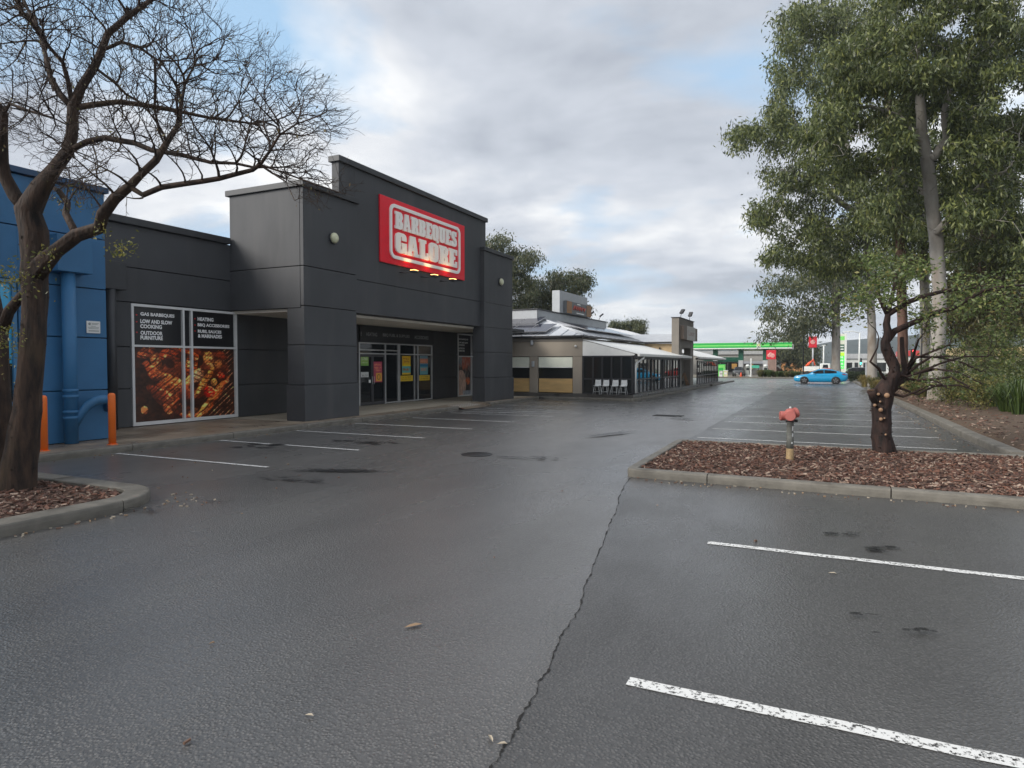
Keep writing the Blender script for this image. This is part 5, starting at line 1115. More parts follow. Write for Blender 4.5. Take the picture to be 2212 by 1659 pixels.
sk.chain(LP([(582, 327), (604, 291), (640, 268), (690, 250)], -.9, -1.1), R(3.5, 3, 2, 1.5), la); sk.chain(LP([(590, 375), (618, 393), (637, 433)], -.9, -1.2), R(3, 2, 1), la); sk.chain(LP([(610, 372), (680, 398), (745, 420)], -.9, -1.0), R(3, 2, 1), la)
sk.chain(LP([(302, 378), (338, 346), (360, 309), (386, 269), (393, 218), (400, 180), (420, 140)], -.5, -.1), R(9, 8.5, 7, 6, 4.5, 3.5, 2.5), lo)
n6 = sk.nearest(D(156, 510, DZ - .2)); sk.chain(LP([(142, 462), (146, 440), (127, 411), (105, 402)], -.1, .3), R(9, 8, 7, 5), n6)
# second stem at the left edge
s2 = sk.chain(LP([(-5, 1085), (0, 1000), (2, 900), (0, 800), (2, 720), (-14, 640), (-40, 560)], .2, .4), R(34, 26, 21, 19, 17, 15, 12))
n7 = sk.nearest(D(2, 710, DZ + .35)); sk.chain(LP([(20, 672), (45, 640), (66, 615)], .3, .0), R(13, 11, 9), n7)
nt0 = len(sk.p)
hull = [(-120, -60), (-60, -140), (150, -160), (330, -120), (430, -20), (455, 40), (520, 70), (590, 110), (640, 150), (700, 175), (738, 235), (735, 285), (705, 320), (690, 360), (735, 400), (745, 428), (650, 440), (600, 385), (540, 330), (450, 330), (390, 360), (330, 300), (260, 330), (240, 400), (190, 430), (110, 400), (90, 330), (60, 330), (10, 290), (-60, 330)]
def inpoly(x, y, P):
    c = False; j = len(P) - 1
    for i in range(len(P)):
        if (P[i][1] > y) != (P[j][1] > y) and x < (P[j][0] - P[i][0]) * (y - P[i][1]) / (P[j][1] - P[i][1]) + P[i][0]: c = not c
        j = i
    return c
att = []
while len(att) < 19000:
    x, y = random.uniform(-130, 760), random.uniform(-160, 445)
    if inpoly(x, y, hull):
        dz = random.gauss(0, .75) - .3; att.append(D(x, y, max(6.6, DZ + dz)))
sk.grow(random.sample(att, 5400), .10, .12, 70, 1.4, jit=.12, mom=.8)
# feathery end twigs: each reaches outward from the crown with short alternate side shoots
cc = D(215, 330, DZ); n1_ = len(sk.p)
def shoot(i, d, n, st, bend):
    for k_ in range(n):
        d = (d + bend + Vector((random.gauss(0, .16), random.gauss(0, .16), random.gauss(0, .16)))).normalized(); sk.p.append(sk.p[i] + d * st); sk.par.append(i); sk.r0.append(None); i = len(sk.p) - 1
        yield i, d
for i in range(nt0, n1_):
    if random.random() < .70:
        d = (sk.p[i] - sk.p[sk.par[i]]).normalized(); out = (sk.p[i] - cc).normalized(); d0 = (d * .7 + out * .8 + Vector((random.gauss(0, .5), random.gauss(0, .5), random.gauss(.1, .5)))).normalized()
        for j, dj in shoot(i, d0, random.choice((2, 3, 3, 4)), .065, out * .12):
            if random.random() < .7:
                sd_ = dj.cross(Vector((random.gauss(0, 1), random.gauss(0, 1), random.gauss(0, 1)))).normalized()
                for _ in shoot(j, (dj + sd_ * random.choice((-1, 1)) * .8).normalized(), random.choice((1, 2)), .05, out * .15): pass
rad = sk.radii(.0027, 2.6)
BARKL = bark_mat('bark_dark', (.007, .0045, .0035), (.062, .035, .022), 13, (1, 1, .22), 1.0, (.085, .058, .030))
mbt, mbc = MB(), MB()
sk.mesh(mbt, rad, .26); mbt.build('trunk', BARKL, lt)
# root flare and shaggy bark flakes on the trunk
fl = MB()
for i in range(420):
    j = random.randrange(0, 46); p = sk.p[j]; r = rad[j]; a = random.uniform(0, 2 * math.pi); d = Vector((math.cos(a), math.sin(a), 0)); e = p + d * r * .96 + Vector((0, 0, random.uniform(-.1, .1))); t = Vector((-d.y, d.x, 0)); w, h, o = random.uniform(.008, .022), random.uniform(.02, .07), random.uniform(.006, .03)
    fl.add([e - t * w, e + t * w, e + t * w * .5 + Vector((0, 0, h)) + d * o, e - t * w * .6 + Vector((0, 0, h)) + d * o * .7], [(0, 1, 2, 3)])
struct(fl.build('bark_flakes', BARKL, lt), 'stuff')
tips = [i for i in range(nt0, len(sk.p)) if sk.kids[i] == 0] if len(sk.kids) == len(sk.p) else []
T = np.array([sk.p[i][:] for i in tips]); T = T[RNG.random(len(T)) < .08]
OL = leaf_mat('leaf_olive_sparse', [(0, (.10, .09, .04)), (.6, (.16, .15, .06)), (1, (.20, .13, .06))])
leaves('sparse_leaves', T, .042, .42, -.9, OL, lt); struct(lt.children[-1], 'stuff')
P2 = []
for cx, cy, rx, ry, n, dz in ((30, 600, 60, 40, 260, -.3), (262, 535, 32, 22, 110, -.5), (100, 545, 40, 26, 60, -.3), (20, 740, 40, 60, 150, -.2), (215, 495, 24, 26, 40, -.5), (150, 430, 60, 30, 60, 0)):
    for _ in range(n): P2.append(D(random.gauss(cx, rx * .5), random.gauss(cy, ry * .5), DZ + dz + random.gauss(0, .2))[:])
leaves('shoot_leaves', np.array(P2), .05, .4, -.5, leaf_mat('leaf_yellow_green', [(0, (.07, .09, .02)), (.5, (.16, .17, .04)), (1, (.30, .25, .06))]), lt); struct(lt.children[-1], 'stuff')

# ---------------------------------------------------------------- gum trees on the verge
GUMB = bark_mat('gum_bark', (.23, .21, .185), (.37, .345, .31), 2.2, (1, 1, .4), .3, (.20, .15, .11)); GUMR = bark_mat('gum_bark_red', (.085, .045, .032), (.17, .095, .07), 4, (1, 1, .3), .7)
GL1 = leaf_mat('gum_leaf', [(0, (.04, .056, .02)), (.45, (.095, .122, .04)), (.8, (.16, .19, .06)), (1, (.26, .27, .08))], .42, .3)
GL2 = leaf_mat('gum_leaf_far', [(0, (.045, .062, .033)), (.5, (.10, .12, .06)), (1, (.17, .17, .08))], .5, .3)
GLR = leaf_mat('gum_leaf_olive', [(0, (.05, .05, .02)), (.5, (.10, .10, .038)), (1, (.17, .14, .05))], .5, .3)
def blob_points(blobs, depth, n, thick):
    out = []; tot = sum(b[2] * b[3] for b in blobs)
    for px, py, rx, ry in blobs:
        m = max(6, int(n * rx * ry / tot))
        for _ in range(m):
            while True:
                u, v, w = random.uniform(-1, 1), random.uniform(-1, 1), random.uniform(-1, 1)
                if .15 < u * u + v * v + w * w < 1: break
            out.append(D(px + u * rx, py + v * ry, depth + w * thick + random.gauss(0, .3)))
    return out
def gum(name, label, trunk, tr, depth, blobs, nattr, thick, nleaf, lsize, mleaf, mbark, base, lean=0, limbs=(), clear=(), step=.42, group='gum trees on the verge', spread=.30, cat='tree'):
    t = thing(name, label, cat, base, group); s = Skel(); pm = F / depth
    s.chain([Vector((base[0], base[1], base[2] - .05))] + [D(x, y, depth) for x, y in trunk], [tr[0] * 1.15] + list(tr))
    for pts, rr_, dz in limbs: s.chain([D(x, y, depth + dz * (i + 1) / len(pts)) for i, (x, y) in enumerate(pts)], [r / pm for r in rr_], s.nearest(D(pts[0][0], pts[0][1], depth)), .4)
    first = int(len(s.p) * .30) if len(trunk) > 2 else 0; n0 = len(s.p)
    s.grow(blob_points(blobs, depth, nattr, thick), step, step * 1.15, 60, 7, jit=.2, first=first)
    rad = s.radii(.012, 2.3); mb = MB(); s.mesh(mb, rad); mb.build('trunk', mbark, t)
    tip = [i for i in range(n0, len(s.p)) if rad[i] < .035]; C = np.array([s.p[i][:] for i in tip])
    if len(C):
        C = C[RNG.random(len(C)) < .36]
        idx = RNG.integers(0, len(C), nleaf); P = C[idx] + RNG.normal(0, 1, (nleaf, 3)) * np.array([spread, spread, spread * .8]); P[:, 2] -= np.abs(RNG.normal(0, spread * .5, nleaf))
        if clear:      # open windows in the foliage where the trunk shows through
            Q_ = P - np.array([0, 0, H]); dd = Q_ @ np.array(_fw); uu = Q_ @ np.array(_r) / dd * F + CX; vv = CY - Q_ @ np.array(_up) / dd * F; keep = np.ones(len(P), bool)
            for (ax_, ay_), (bx_, by_), w_ in clear:
                t_ = np.clip(((uu - ax_) * (bx_ - ax_) + (vv - ay_) * (by_ - ay_)) / ((bx_ - ax_) ** 2 + (by_ - ay_) ** 2), 0, 1); ds = np.hypot(uu - ax_ - t_ * (bx_ - ax_), vv - ay_ - t_ * (by_ - ay_)); keep &= ~((ds < w_) & (dd < depth + .5))
            P = P[keep]
        leaves('crown', P, lsize, .28, -.85, mleaf, t); struct(t.children[-1], 'stuff') if False else None
    return t
gx = G(2022, 868, .15)
DEP = (Vector((gx.x, gx.y, .15)) - Vector((0, 0, H))).dot(_fw)
big_blobs = [(1960, 60, 110, 80), (2080, 40, 120, 90), (2180, 80, 80, 100), (1850, 110, 90, 70), (1900, 200, 110, 80), (2040, 180, 110, 90), (2160, 220, 90, 100), (1790, 250, 80, 60), (1880, 310, 110, 70), (2080, 320, 90, 70), (2180, 360, 70, 80), (1800, 340, 90, 55), (1930, 420, 60, 50), (2130, 460, 90, 60), (2200, 520, 60, 60), (1980, 130, 90, 70), (2120, 140, 100, 70), (1990, 280, 80, 60), (2150, 300, 90, 60), (2080, 410, 80, 50), (2190, 430, 60, 60), (2010, -40, 120, 60), (2150, -40, 100, 60)]
gum('gum_tree', 'tallest gum with thick pale trunk behind the pruned tree', [(2024, 800), (2028, 700), (2030, 620), (2022, 520), (2012, 430), (2005, 360), (1992, 290), (1988, 220), (1980, 140), (1990, 60)], (.30, .27, .26, .26, .26, .24, .21, .18, .15, .1, .07), DEP, big_blobs, 1300, 3.2, 90000, .235, GL1, GUMB, (gx.x, gx.y, .12),
    limbs=[([(2018, 340), (2045, 300), (2040, 240), (2050, 190)], [9, 8, 6, 5], -.8), ([(2008, 420), (1960, 400), (1920, 370), (1880, 330)], [7, 6, 5, 3], 1.5), ([(2025, 500), (2070, 450), (2120, 400), (2170, 370)], [8, 7, 5, 3], -1.5), ([(1992, 300), (1940, 250), (1880, 230), (1800, 240)], [7, 5, 4, 3], .5)], spread=.27, clear=[((2026, 620), (2008, 400), 24), ((2008, 400), (1988, 215), 20), ((2020, 340), (2042, 230), 12)])
def verge(x_px, y, base_z=.2):
    d = ray(x_px, 800); return Vector((d.x / d.y * y, y, base_z))
def dep(p): return (p - Vector((0, 0, H))).dot(_fw)
b2 = verge(1884, 52)
gum('gum_tree', 'pale straight gum just right of the blue car', [(1884, 760), (1883, 700), (1880, 640), (1876, 560), (1868, 480), (1850, 400), (1830, 320), (1815, 240), (1800, 160)], (.30, .27, .26, .25, .24, .22, .2, .17, .12, .07), dep(b2),
    [(1720, 60, 60, 60), (1800, 40, 80, 60), (1890, 20, 90, 60), (1700, 150, 40, 40), (1770, 160, 70, 60), (1640, 275, 70, 24), (1600, 300, 32, 22), (1690, 235, 45, 40), (1740, 300, 60, 45), (1680, 390, 50, 40), (1770, 400, 80, 50), (1860, 430, 80, 50), (1640, 470, 36, 36), (1710, 470, 70, 45), (1800, 490, 80, 45), (1690, 545, 60, 35), (1760, 560, 70, 40), (1850, 560, 60, 40), (1900, 500, 60, 45), (1950, 480, 60, 45)], 1100, 4.0, 58000, .31, GL1, GUMB, b2,
    limbs=[([(1868, 470), (1820, 440), (1770, 400), (1710, 370)], [7, 6, 4, 3], -1), ([(1850, 400), (1800, 330), (1730, 285), (1650, 275)], [6, 5, 4, 2], 1)], spread=.36)
b3 = verge(1806, 72)
gum('gum_tree', 'grey gum trunk rising directly behind the blue car', [(1806, 780), (1806, 720), (1806, 660), (1802, 600), (1795, 540), (1780, 470)], (.42, .38, .36, .34, .32, .26, .2), dep(b3),
    [(1680, 620, 45, 30), (1740, 610, 60, 40), (1820, 610, 60, 35), (1700, 680, 55, 30), (1760, 670, 45, 36), (1660, 720, 26, 20), (1880, 600, 50, 40), (1660, 650, 20, 30), (1790, 540, 60, 40), (1850, 640, 40, 24)], 520, 4.5, 13000, .42, GL2, GUMB, b3, spread=.5)
b4 = verge(1950, 44)
gum('gum_tree', 'brown streaked gum trunk right behind the pruned tree fork', [(1950, 740), (1948, 640), (1945, 540), (1938, 440), (1930, 340), (1920, 240), (1915, 150)], (.27, .26, .25, .24, .22, .2, .16, .1), dep(b4),
    [(1900, 380, 70, 40), (1960, 360, 70, 40), (1930, 250, 90, 50), (1990, 480, 50, 40), (1880, 470, 50, 40), (1900, 120, 80, 60), (1910, 560, 60, 36), (1970, 560, 50, 36)], 420, 3, 18000, .28, GL1, GUMR, b4, spread=.4)
b5 = verge(1998, 46)
gum('gum_tree', 'slim pale gum trunk tight left of the tallest gum', [(1998, 740), (1998, 640), (1994, 540), (1985, 440), (1975, 340), (1970, 250)], (.27, .26, .25, .23, .2, .16, .1), dep(b5),
    [(1960, 420, 50, 40), (2010, 400, 50, 40), (1970, 300, 70, 50), (2060, 520, 50, 40)], 320, 3, 14000, .28, GL1, GUMB, b5, spread=.4)
b6 = verge(2100, 41)
gum('gum_tree', 'pale gum trunk left of the reddish trunk at the right', [(2100, 740), (2101, 640), (2102, 540), (2105, 440), (2108, 340), (2110, 240)], (.28, .26, .25, .24, .2, .16, .1), dep(b6),
    [(2080, 560, 60, 40), (2120, 480, 70, 50), (2150, 570, 70, 40), (2060, 400, 60, 40), (2120, 300, 80, 60), (2070, 640, 50, 36), (2150, 640, 60, 40)], 440, 3, 28000, .26, GL1, GUMB, b6, spread=.38)
b7 = verge(2126, 36)
gum('gum_tree', 'reddish brown trunk nearest the right edge of the verge', [(2126, 740), (2128, 640), (2130, 540), (2136, 440), (2140, 340)], (.30, .29, .28, .27, .22, .16), dep(b7),
    [(2170, 600, 60, 50), (2200, 660, 50, 50), (2150, 520, 60, 40), (2090, 620, 50, 36), (2060, 690, 50, 34), (2130, 720, 50, 34), (2200, 560, 40, 40), (2190, 300, 60, 60), (2160, 690, 40, 30)], 460, 2.5, 32000, .20, GLR, GUMR, b7, spread=.35)
# trees behind the shop and restaurant
c = PY(1090, 640, 50); c.z = 0
gum('gum_tree', 'dark gum crown showing above the shop right column', [(1085, 720), (1075, 640), (1065, 580), (1060, 530)], (.3, .28, .24, .2, .12), dep(c), [(1075, 520, 30, 24), (1110, 555, 50, 30), (1080, 600, 60, 40), (1140, 550, 25, 20), (1125, 620, 50, 40), (1090, 660, 70, 30), (1040, 560, 40, 50)], 420, 2.2, 17000, .30, GL2, GUMB, c, group='gum trees behind the restaurant', spread=.36)
c = PY(1200, 660, 56); c.z = 0
gum('gum_tree', 'round leafy gum crown behind the restaurant roof sign', [(1195, 720), (1190, 660), (1195, 610)], (.3, .28, .24, .15), dep(c), [(1190, 620, 60, 34), (1230, 610, 40, 28), (1160, 640, 45, 30), (1255, 600, 20, 16), (1262, 625, 14, 18), (1215, 660, 60, 30), (1150, 680, 40, 20)], 420, 2.4, 17000, .32, GL2, GUMB, c, group='gum trees behind the restaurant', spread=.38)
for i, (px, py, rx, ry, lab) in enumerate(((1333, 708, 17, 15, 'small dark round tree above the restaurant roof, left of a pair'), (1368, 706, 24, 17, 'small dark round tree above the restaurant roof, right of a pair'))):
    c = PY(px, py, 80); c.z = 0
    gum('round_tree', lab, [(px, 760), (px, py + 10)], (.2, .18, .1), dep(c), [(px, py, rx, ry), (px + 4, py + 12, rx, ry)], 130, 1.0, 6000, .32, GL2, GUMR, c, group='round trees behind the restaurant', spread=.35)
c = PY(1690, 700, 125); c.z = 0
gum('bush_tree', 'wide dark olive tree behind the right end of the canopy', [(1650, 780), (1690, 740)], (.5, .4, .3), dep(c), [(1650, 762, 40, 22), (1700, 755, 40, 28), (1740, 765, 30, 24), (1610, 770, 26, 12), (1720, 720, 26, 20)], 300, 4, 14000, .6, GL2, GUMR, c, group='trees behind the service station', spread=.7)
# ---------------------------------------------------------------- pruned tree on the hydrant island
pt = thing('pruned_tree', 'hard pruned dark tree with pale saw cuts on the hydrant island', 'tree', (1.02, 13.86, .095))
PD = 12.09
def zt_(x, y): return ((3350 + x / 1.9525) / 1.8228, (1000 + y / 1.9525) / 1.8228)
def z7_(x, y): return ((3200 + x / 1.508) / 1.8228, (900 + y / 1.508) / 1.8228)
PM = F / PD; R2 = lambda *a: [v / PM for v in a]
def Q(pts, z, dz0=0., dz1=0.): n = len(pts); return [D(*z(*p), PD + dz0 + (dz1 - dz0) * i / max(1, n - 1)) for i, p in enumerate(pts)]
sk = Skel()
top = sk.chain(Q([(265, 1580), (258, 1500), (242, 1400), (236, 1300), (236, 1200), (240, 1120), (252, 1060)], zt_), R2(26, 21, 18.5, 17.5, 18, 20, 19))
l1 = sk.chain(Q([(290, 990), (330, 920), (338, 870), (300, 800), (272, 730), (268, 680), (288, 610), (275, 540), (285, 470)], zt_, 0, .1), R2(14, 11, 10, 10, 10, 9, 8, 7, 6), top)
l2 = sk.chain(Q([(330, 1010), (390, 950), (420, 900), (400, 760), (395, 640)], zt_, .1, .3), R2(13, 11, 7, 5, 4), top)
st_ = sk.chain(Q([(185, 1110), (165, 1075), (158, 1045)], zt_, -.05, -.1), R2(11, 9.5, 9), sk.nearest(D(*zt_(225, 1150), PD)))
a = sk.nearest(D(*zt_(280, 660), PD + .1)); la = sk.chain(Q([(340, 590), (430, 552), (600, 470), (700, 435), (781, 420)], zt_, .1, -.3) + Q([(1010, 370), (1130, 345), (1255, 335)], z7_, -.4, -.6), R2(7, 6, 5.5, 5, 4.5, 3.5, 2.5, 2), a)
a = sk.nearest(D(*zt_(285, 480), PD + .1)); sk.chain(Q([(340, 430), (440, 370), (560, 325)], zt_, .1, 0) + Q([(800, 365), (1000, 345), (1100, 330)], z7_, -.1, -.4), R2(6, 5, 4.5, 3.5, 2.5, 1.5), a)
sk.chain(Q([(250, 400), (215, 330), (200, 230)], zt_, .1, .3), R2(5, 4, 2.5), a); sk.chain(Q([(300, 380), (330, 280), (350, 160), (420, 40)], zt_, .1, .4), R2(5, 4, 3, 2), a)
a = sk.nearest(D(*zt_(390, 950), PD + .2))
for pts in ([(440, 915), (520, 850), (620, 790), (760, 785)], [(450, 930), (560, 905), (660, 885), (760, 900)], [(430, 960), (520, 970), (620, 960), (700, 1000)], [(440, 900), (500, 800), (640, 745), (760, 700)], [(430, 890), (480, 780), (520, 660)]):
    sk.chain(Q(pts, zt_, .2, -.5), R2(3.5, 2.8, 2.2, 1.6)[:len(pts)], a)
for pts in ([(620, 985), (720, 935), (870, 930), (960, 960)], [(640, 850), (760, 800), (900, 760), (1040, 760)], [(600, 760), (760, 765), (900, 800), (1000, 850)], [(700, 900), (820, 880), (930, 940)], [(560, 880), (700, 830), (860, 850), (1000, 920)]):
    q = sk.nearest(D(*z7_(pts[0][0] - 60, pts[0][1] + 20), PD)); sk.chain(Q(pts, z7_, 0, -.6), R2(2.6, 2.2, 1.8, 1.2)[:len(pts)], q)
a = sk.nearest(D(*zt_(300, 990), PD)); sk.chain(Q([(240, 935), (215, 880), (150, 828)], zt_, -.1, -.3), R2(3, 3, 2.5), a); sk.chain(Q([(205, 720), (215, 640)], zt_, -.3, -.3), R2(1.6, 1.2), len(sk.p) - 1)
low = sk.nearest(D(*zt_(310, 1090), PD)); sk.chain(Q([(400, 1095), (500, 1060), (600, 1010), (700, 1010), (760, 1040)], zt_, -.1, -.5), R2(3, 2.6, 2.2, 1.8, 1.2), low)
nt0 = len(sk.p); att = []
for cx, cy, rx, ry, n in ((1910, 600, 45, 36, 300), (1970, 575, 45, 26, 260), (1850, 640, 50, 30, 220), (1890, 560, 30, 24, 120), (1930, 640, 50, 25, 160), (2080, 640, 60, 40, 260), (2150, 640, 70, 50, 300), (2060, 760, 60, 60, 260), (2110, 800, 50, 50, 220), (2160, 730, 60, 60, 220), (2000, 690, 40, 30, 120), (1820, 690, 24, 14, 50), (1990, 830, 60, 24, 120)):
    for _ in range(n): att.append(D(random.gauss(cx, rx * .5), random.gauss(cy, ry * .5), PD + random.gauss(0, .5)))
sk.grow(att, .09, .11, 50, 3.0, jit=.2, first=40); rad = sk.radii(.003, 2.4)
PBARK = bark_mat('bark_pruned', (.007, .004, .0035), (.046, .022, .016), 12, (1, 1, .3), 1.0)
mb = MB(); sk.mesh(mb, rad, .30); mb.build('trunk', PBARK, pt)
CUT = mat('saw_cut', (.30, .18, .105), .7, var=.3, scale=20)
view = -_fw
def stub(px, py, r, dpt):
    c = D(px, py, PD - .17); d = (Vector((0, 0, H)) - c); d.z = 0; d.normalize(); d = (d + Vector((random.uniform(-.3, .3), 0, random.uniform(-.1, .35)))).normalized(); a0 = c - d * .10; a1 = c + d * dpt; rr_ = r / PM * .8
    b = MB().tube([a0, a1], [rr_ * 1.15, rr_], 10).build('branch_stub', PBARK, pt); MB().tube([a1, a1 + d * .004], [rr_ * .92, rr_ * .9], 10).build('cut_face', CUT, b)
for x, y, r in ((215, 1077, 4.2), (278, 1087, 7.5), (185, 1163, 4.5), (232, 1197, 6), (232, 1270, 5), (265, 1390, 3), (226, 1135, 3.0), (258, 1265, 2.6)): stub(*zt_(x, y), r, random.uniform(.0, .05))
c = sk.p[st_]; MB().tube([c, c + Vector((0, 0, .006))], [.067, .066], 10).build('cut_face', CUT, pt)
fl = MB()
for i in range(260):
    j = random.randrange(0, 14); p = sk.p[j]; r = rad[j]; a = random.uniform(0, 2 * math.pi); d = Vector((math.cos(a), math.sin(a), 0)); e = p + d * r * .95 + Vector((0, 0, random.uniform(-.08, .08))); t = Vector((-d.y, d.x, 0)); w, h, o = random.uniform(.006, .02), random.uniform(-.01, .05), random.uniform(.01, .055)
    fl.add([e - t * w, e + t * w, e + t * w * .4 + Vector((0, 0, h)) + d * o, e - t * w * .5 + Vector((0, 0, h + .01)) + d * o * .8], [(0, 1, 2, 3)])
struct(fl.build('bark_flakes', PBARK, pt), 'stuff')
LG1 = leaf_mat('leaf_light_green', [(0, (.05, .08, .022)), (.5, (.115, .16, .045)), (.88, (.21, .25, .08)), (1, (.30, .24, .08))], .4, .4)
tips = [i for i in range(nt0, len(sk.p)) if rad[i] < .006]; C = np.array([sk.p[i][:] for i in tips])
pxs = np.array([(p - Vector((0, 0, H))).dot(_r) / (p - Vector((0, 0, H))).dot(_fw) * F + CX for p in (sk.p[i] for i in tips)]); pys = np.array([CY - (p - Vector((0, 0, H))).dot(_up) / (p - Vector((0, 0, H))).dot(_fw) * F for p in (sk.p[i] for i in tips)])
keep = (pys < 690) | (RNG.random(len(C)) < .35); C = C[keep]; idx = RNG.integers(0, len(C), 5600)
leaves('crown', C[idx] + RNG.normal(0, .06, (5600, 3)), .075, .48, -.35, LG1, pt)

# ---------------------------------------------------------------- fire hydrant booster
hx, hy = G(1706, 996, .1).x, G(1706, 996, .1).y
hy_t = thing('hydrant', 'weathered red twin outlet hydrant head on a grey standpipe', 'hydrant', (hx, hy, .1))
HRED = mat('hydrant_red', (.43, .125, .105), .6, var=.15, scale=8, dirt=((.30, .05, .04), 6, .55, (1, 1, 1))); HG = mat('standpipe_grey', (.16, .165, .15), .55, var=.2, scale=6)
MB().lathe([(.058, .317), (.056, .5), (.055, .74), (.062, .745), (.062, .765), (0, .766)], (hx, hy, 0), 18).build('standpipe', HG, hy_t)
MB().lathe([(.060, .07), (.062, .10), (.0595, .315), (0, .316)], (hx, hy, 0), 18).build('painted_base', mat('pipe_ochre', (.27, .185, .09), .7, var=.35, scale=9), hy_t)
MB().lathe([(.075, .766), (.078, .785), (.05, .79)], (hx, hy, 0), 16).build('flange', mat('hydrant_dark', (.05, .04, .04), .5, metal=.4), hy_t)
MB().lathe([(.05, .79), (.085, .82), (.10, .87), (.095, .93), (.07, .97), (.03, .99), (0, .993)], (hx, hy, 0), 20).build('head', HRED, hy_t)
def cap(dv, l, r, off, nm, m):
    dv = Vector(dv).normalized(); c = Vector((hx, hy, .865)) + Vector(off)
    o = MB().tube([c, c + dv * l * .5, c + dv * l * .52, c + dv * l * .93, c + dv * l], [r * .75, r * .75, r, r, r * .93], 20, smooth=False).build(nm, m, hy_t); return o
tocam = Vector((-hx, -hy, 0)).normalized(); side = Vector((-tocam.y, tocam.x, 0))
cap(tocam + Vector((0, 0, .06)), .15, .086, (0, 0, 0), 'outlet_cap', HRED); cap(-side * 1.0 + tocam * .25, .165, .080, (0, 0, .0), 'outlet_cap', HRED); cap(side * .9 - tocam * .6 + Vector((0, 0, .25)), .12, .09, (0, 0, .03), 'outlet_cap', HRED)
MB().tube([Vector((hx, hy, .785)) + side * .06, Vector((hx, hy, .785)) + side * .115], .022, 8).build('drain_plug', IRON, hy_t); MB().tube([(hx, hy, .99), (hx, hy, 1.02)], .018, 6).build('spindle', STW, hy_t)
for z0, h, off in ((.62, .075, -.75), (.52, .055, -.75), (.40, .03, -.55)):
    d = (tocam * math.cos(off) - side * math.sin(-off) * -1).normalized(); c = Vector((hx, hy, z0)) + d * .0575; tv = Vector((-d.y, d.x, 0)); MB().add([c - tv * .013, c + tv * .013, c + tv * .013 + Vector((0, 0, h)), c - tv * .013 + Vector((0, 0, h))], [(0, 1, 2, 3)]).build('reflective_tape', STW, hy_t)

# ---------------------------------------------------------------- vehicles
TYRE = mat('tyre', (.012, .012, .012), .8); RIM = mat('rim', (.30, .30, .31), .35, metal=.7); CG = glass('car_glass', (.012, .013, .016), .03); HL = mat('headlight', (.55, .6, .62), .15); TL = mat('taillight', (.35, .01, .01), .2); BUMP = mat('bumper_black', (.015, .015, .016), .5)
SED = dict(low=[(0, .34, .60, .60), (.10, .24, .70, .76), (.45, .17, .79, .865), (1.1, .16, .90, .90), (1.5, .16, .94, .905), (2.3, .16, .95, .905), (3.4, .17, .98, .905), (4.1, .2, 1.03, .87), (4.5, .27, 1.03, .80), (4.65, .40, .95, .70)],
           gh=[(1.22, .90, .92, .78, .76), (1.75, .94, 1.21, .79, .64), (2.15, .95, 1.39, .79, .585), (2.7, .96, 1.43, .79, .58), (3.3, .98, 1.37, .79, .58), (3.9, 1.01, 1.21, .77, .59), (4.42, 1.02, 1.05, .72, .62)], wh=(.93, 3.65), r=.335, side=(1.65, 3.75), ws=(0, 2), rw=(4, 6))
SUV = dict(low=[(0, .38, .75, .62), (.1, .28, .88, .80), (.45, .22, .98, .89), (1.1, .2, 1.03, .92), (1.5, .2, 1.06, .92), (2.5, .2, 1.08, .92), (3.8, .22, 1.1, .92), (4.4, .28, 1.1, .88), (4.6, .4, 1.05, .8)],
           gh=[(1.15, 1.0, 1.03, .82, .8), (1.6, 1.05, 1.4, .82, .7), (1.95, 1.07, 1.62, .82, .66), (2.7, 1.08, 1.68, .82, .66), (3.7, 1.09, 1.65, .82, .66), (4.25, 1.1, 1.5, .82, .68), (4.5, 1.1, 1.14, .8, .74)], wh=(.9, 3.65), r=.37, side=(1.6, 4.1), ws=(0, 2), rw=(5, 6))
UTE = dict(low=[(0, .42, .85, .66), (.1, .32, .98, .82), (.5, .28, 1.05, .9), (1.2, .26, 1.1, .92), (2.0, .26, 1.12, .92), (3.0, .28, 1.12, .92), (4.9, .32, 1.12, .9), (5.1, .45, 1.1, .84)],
           gh=[(1.2, 1.05, 1.1, .82, .8), (1.7, 1.1, 1.5, .82, .7), (2.0, 1.1, 1.72, .82, .66), (2.6, 1.11, 1.75, .82, .66), (3.1, 1.11, 1.7, .82, .68), (3.25, 1.12, 1.2, .82, .76)], wh=(.95, 4.0), r=.39, side=(1.65, 3.1), ws=(0, 2), rw=(4, 5))
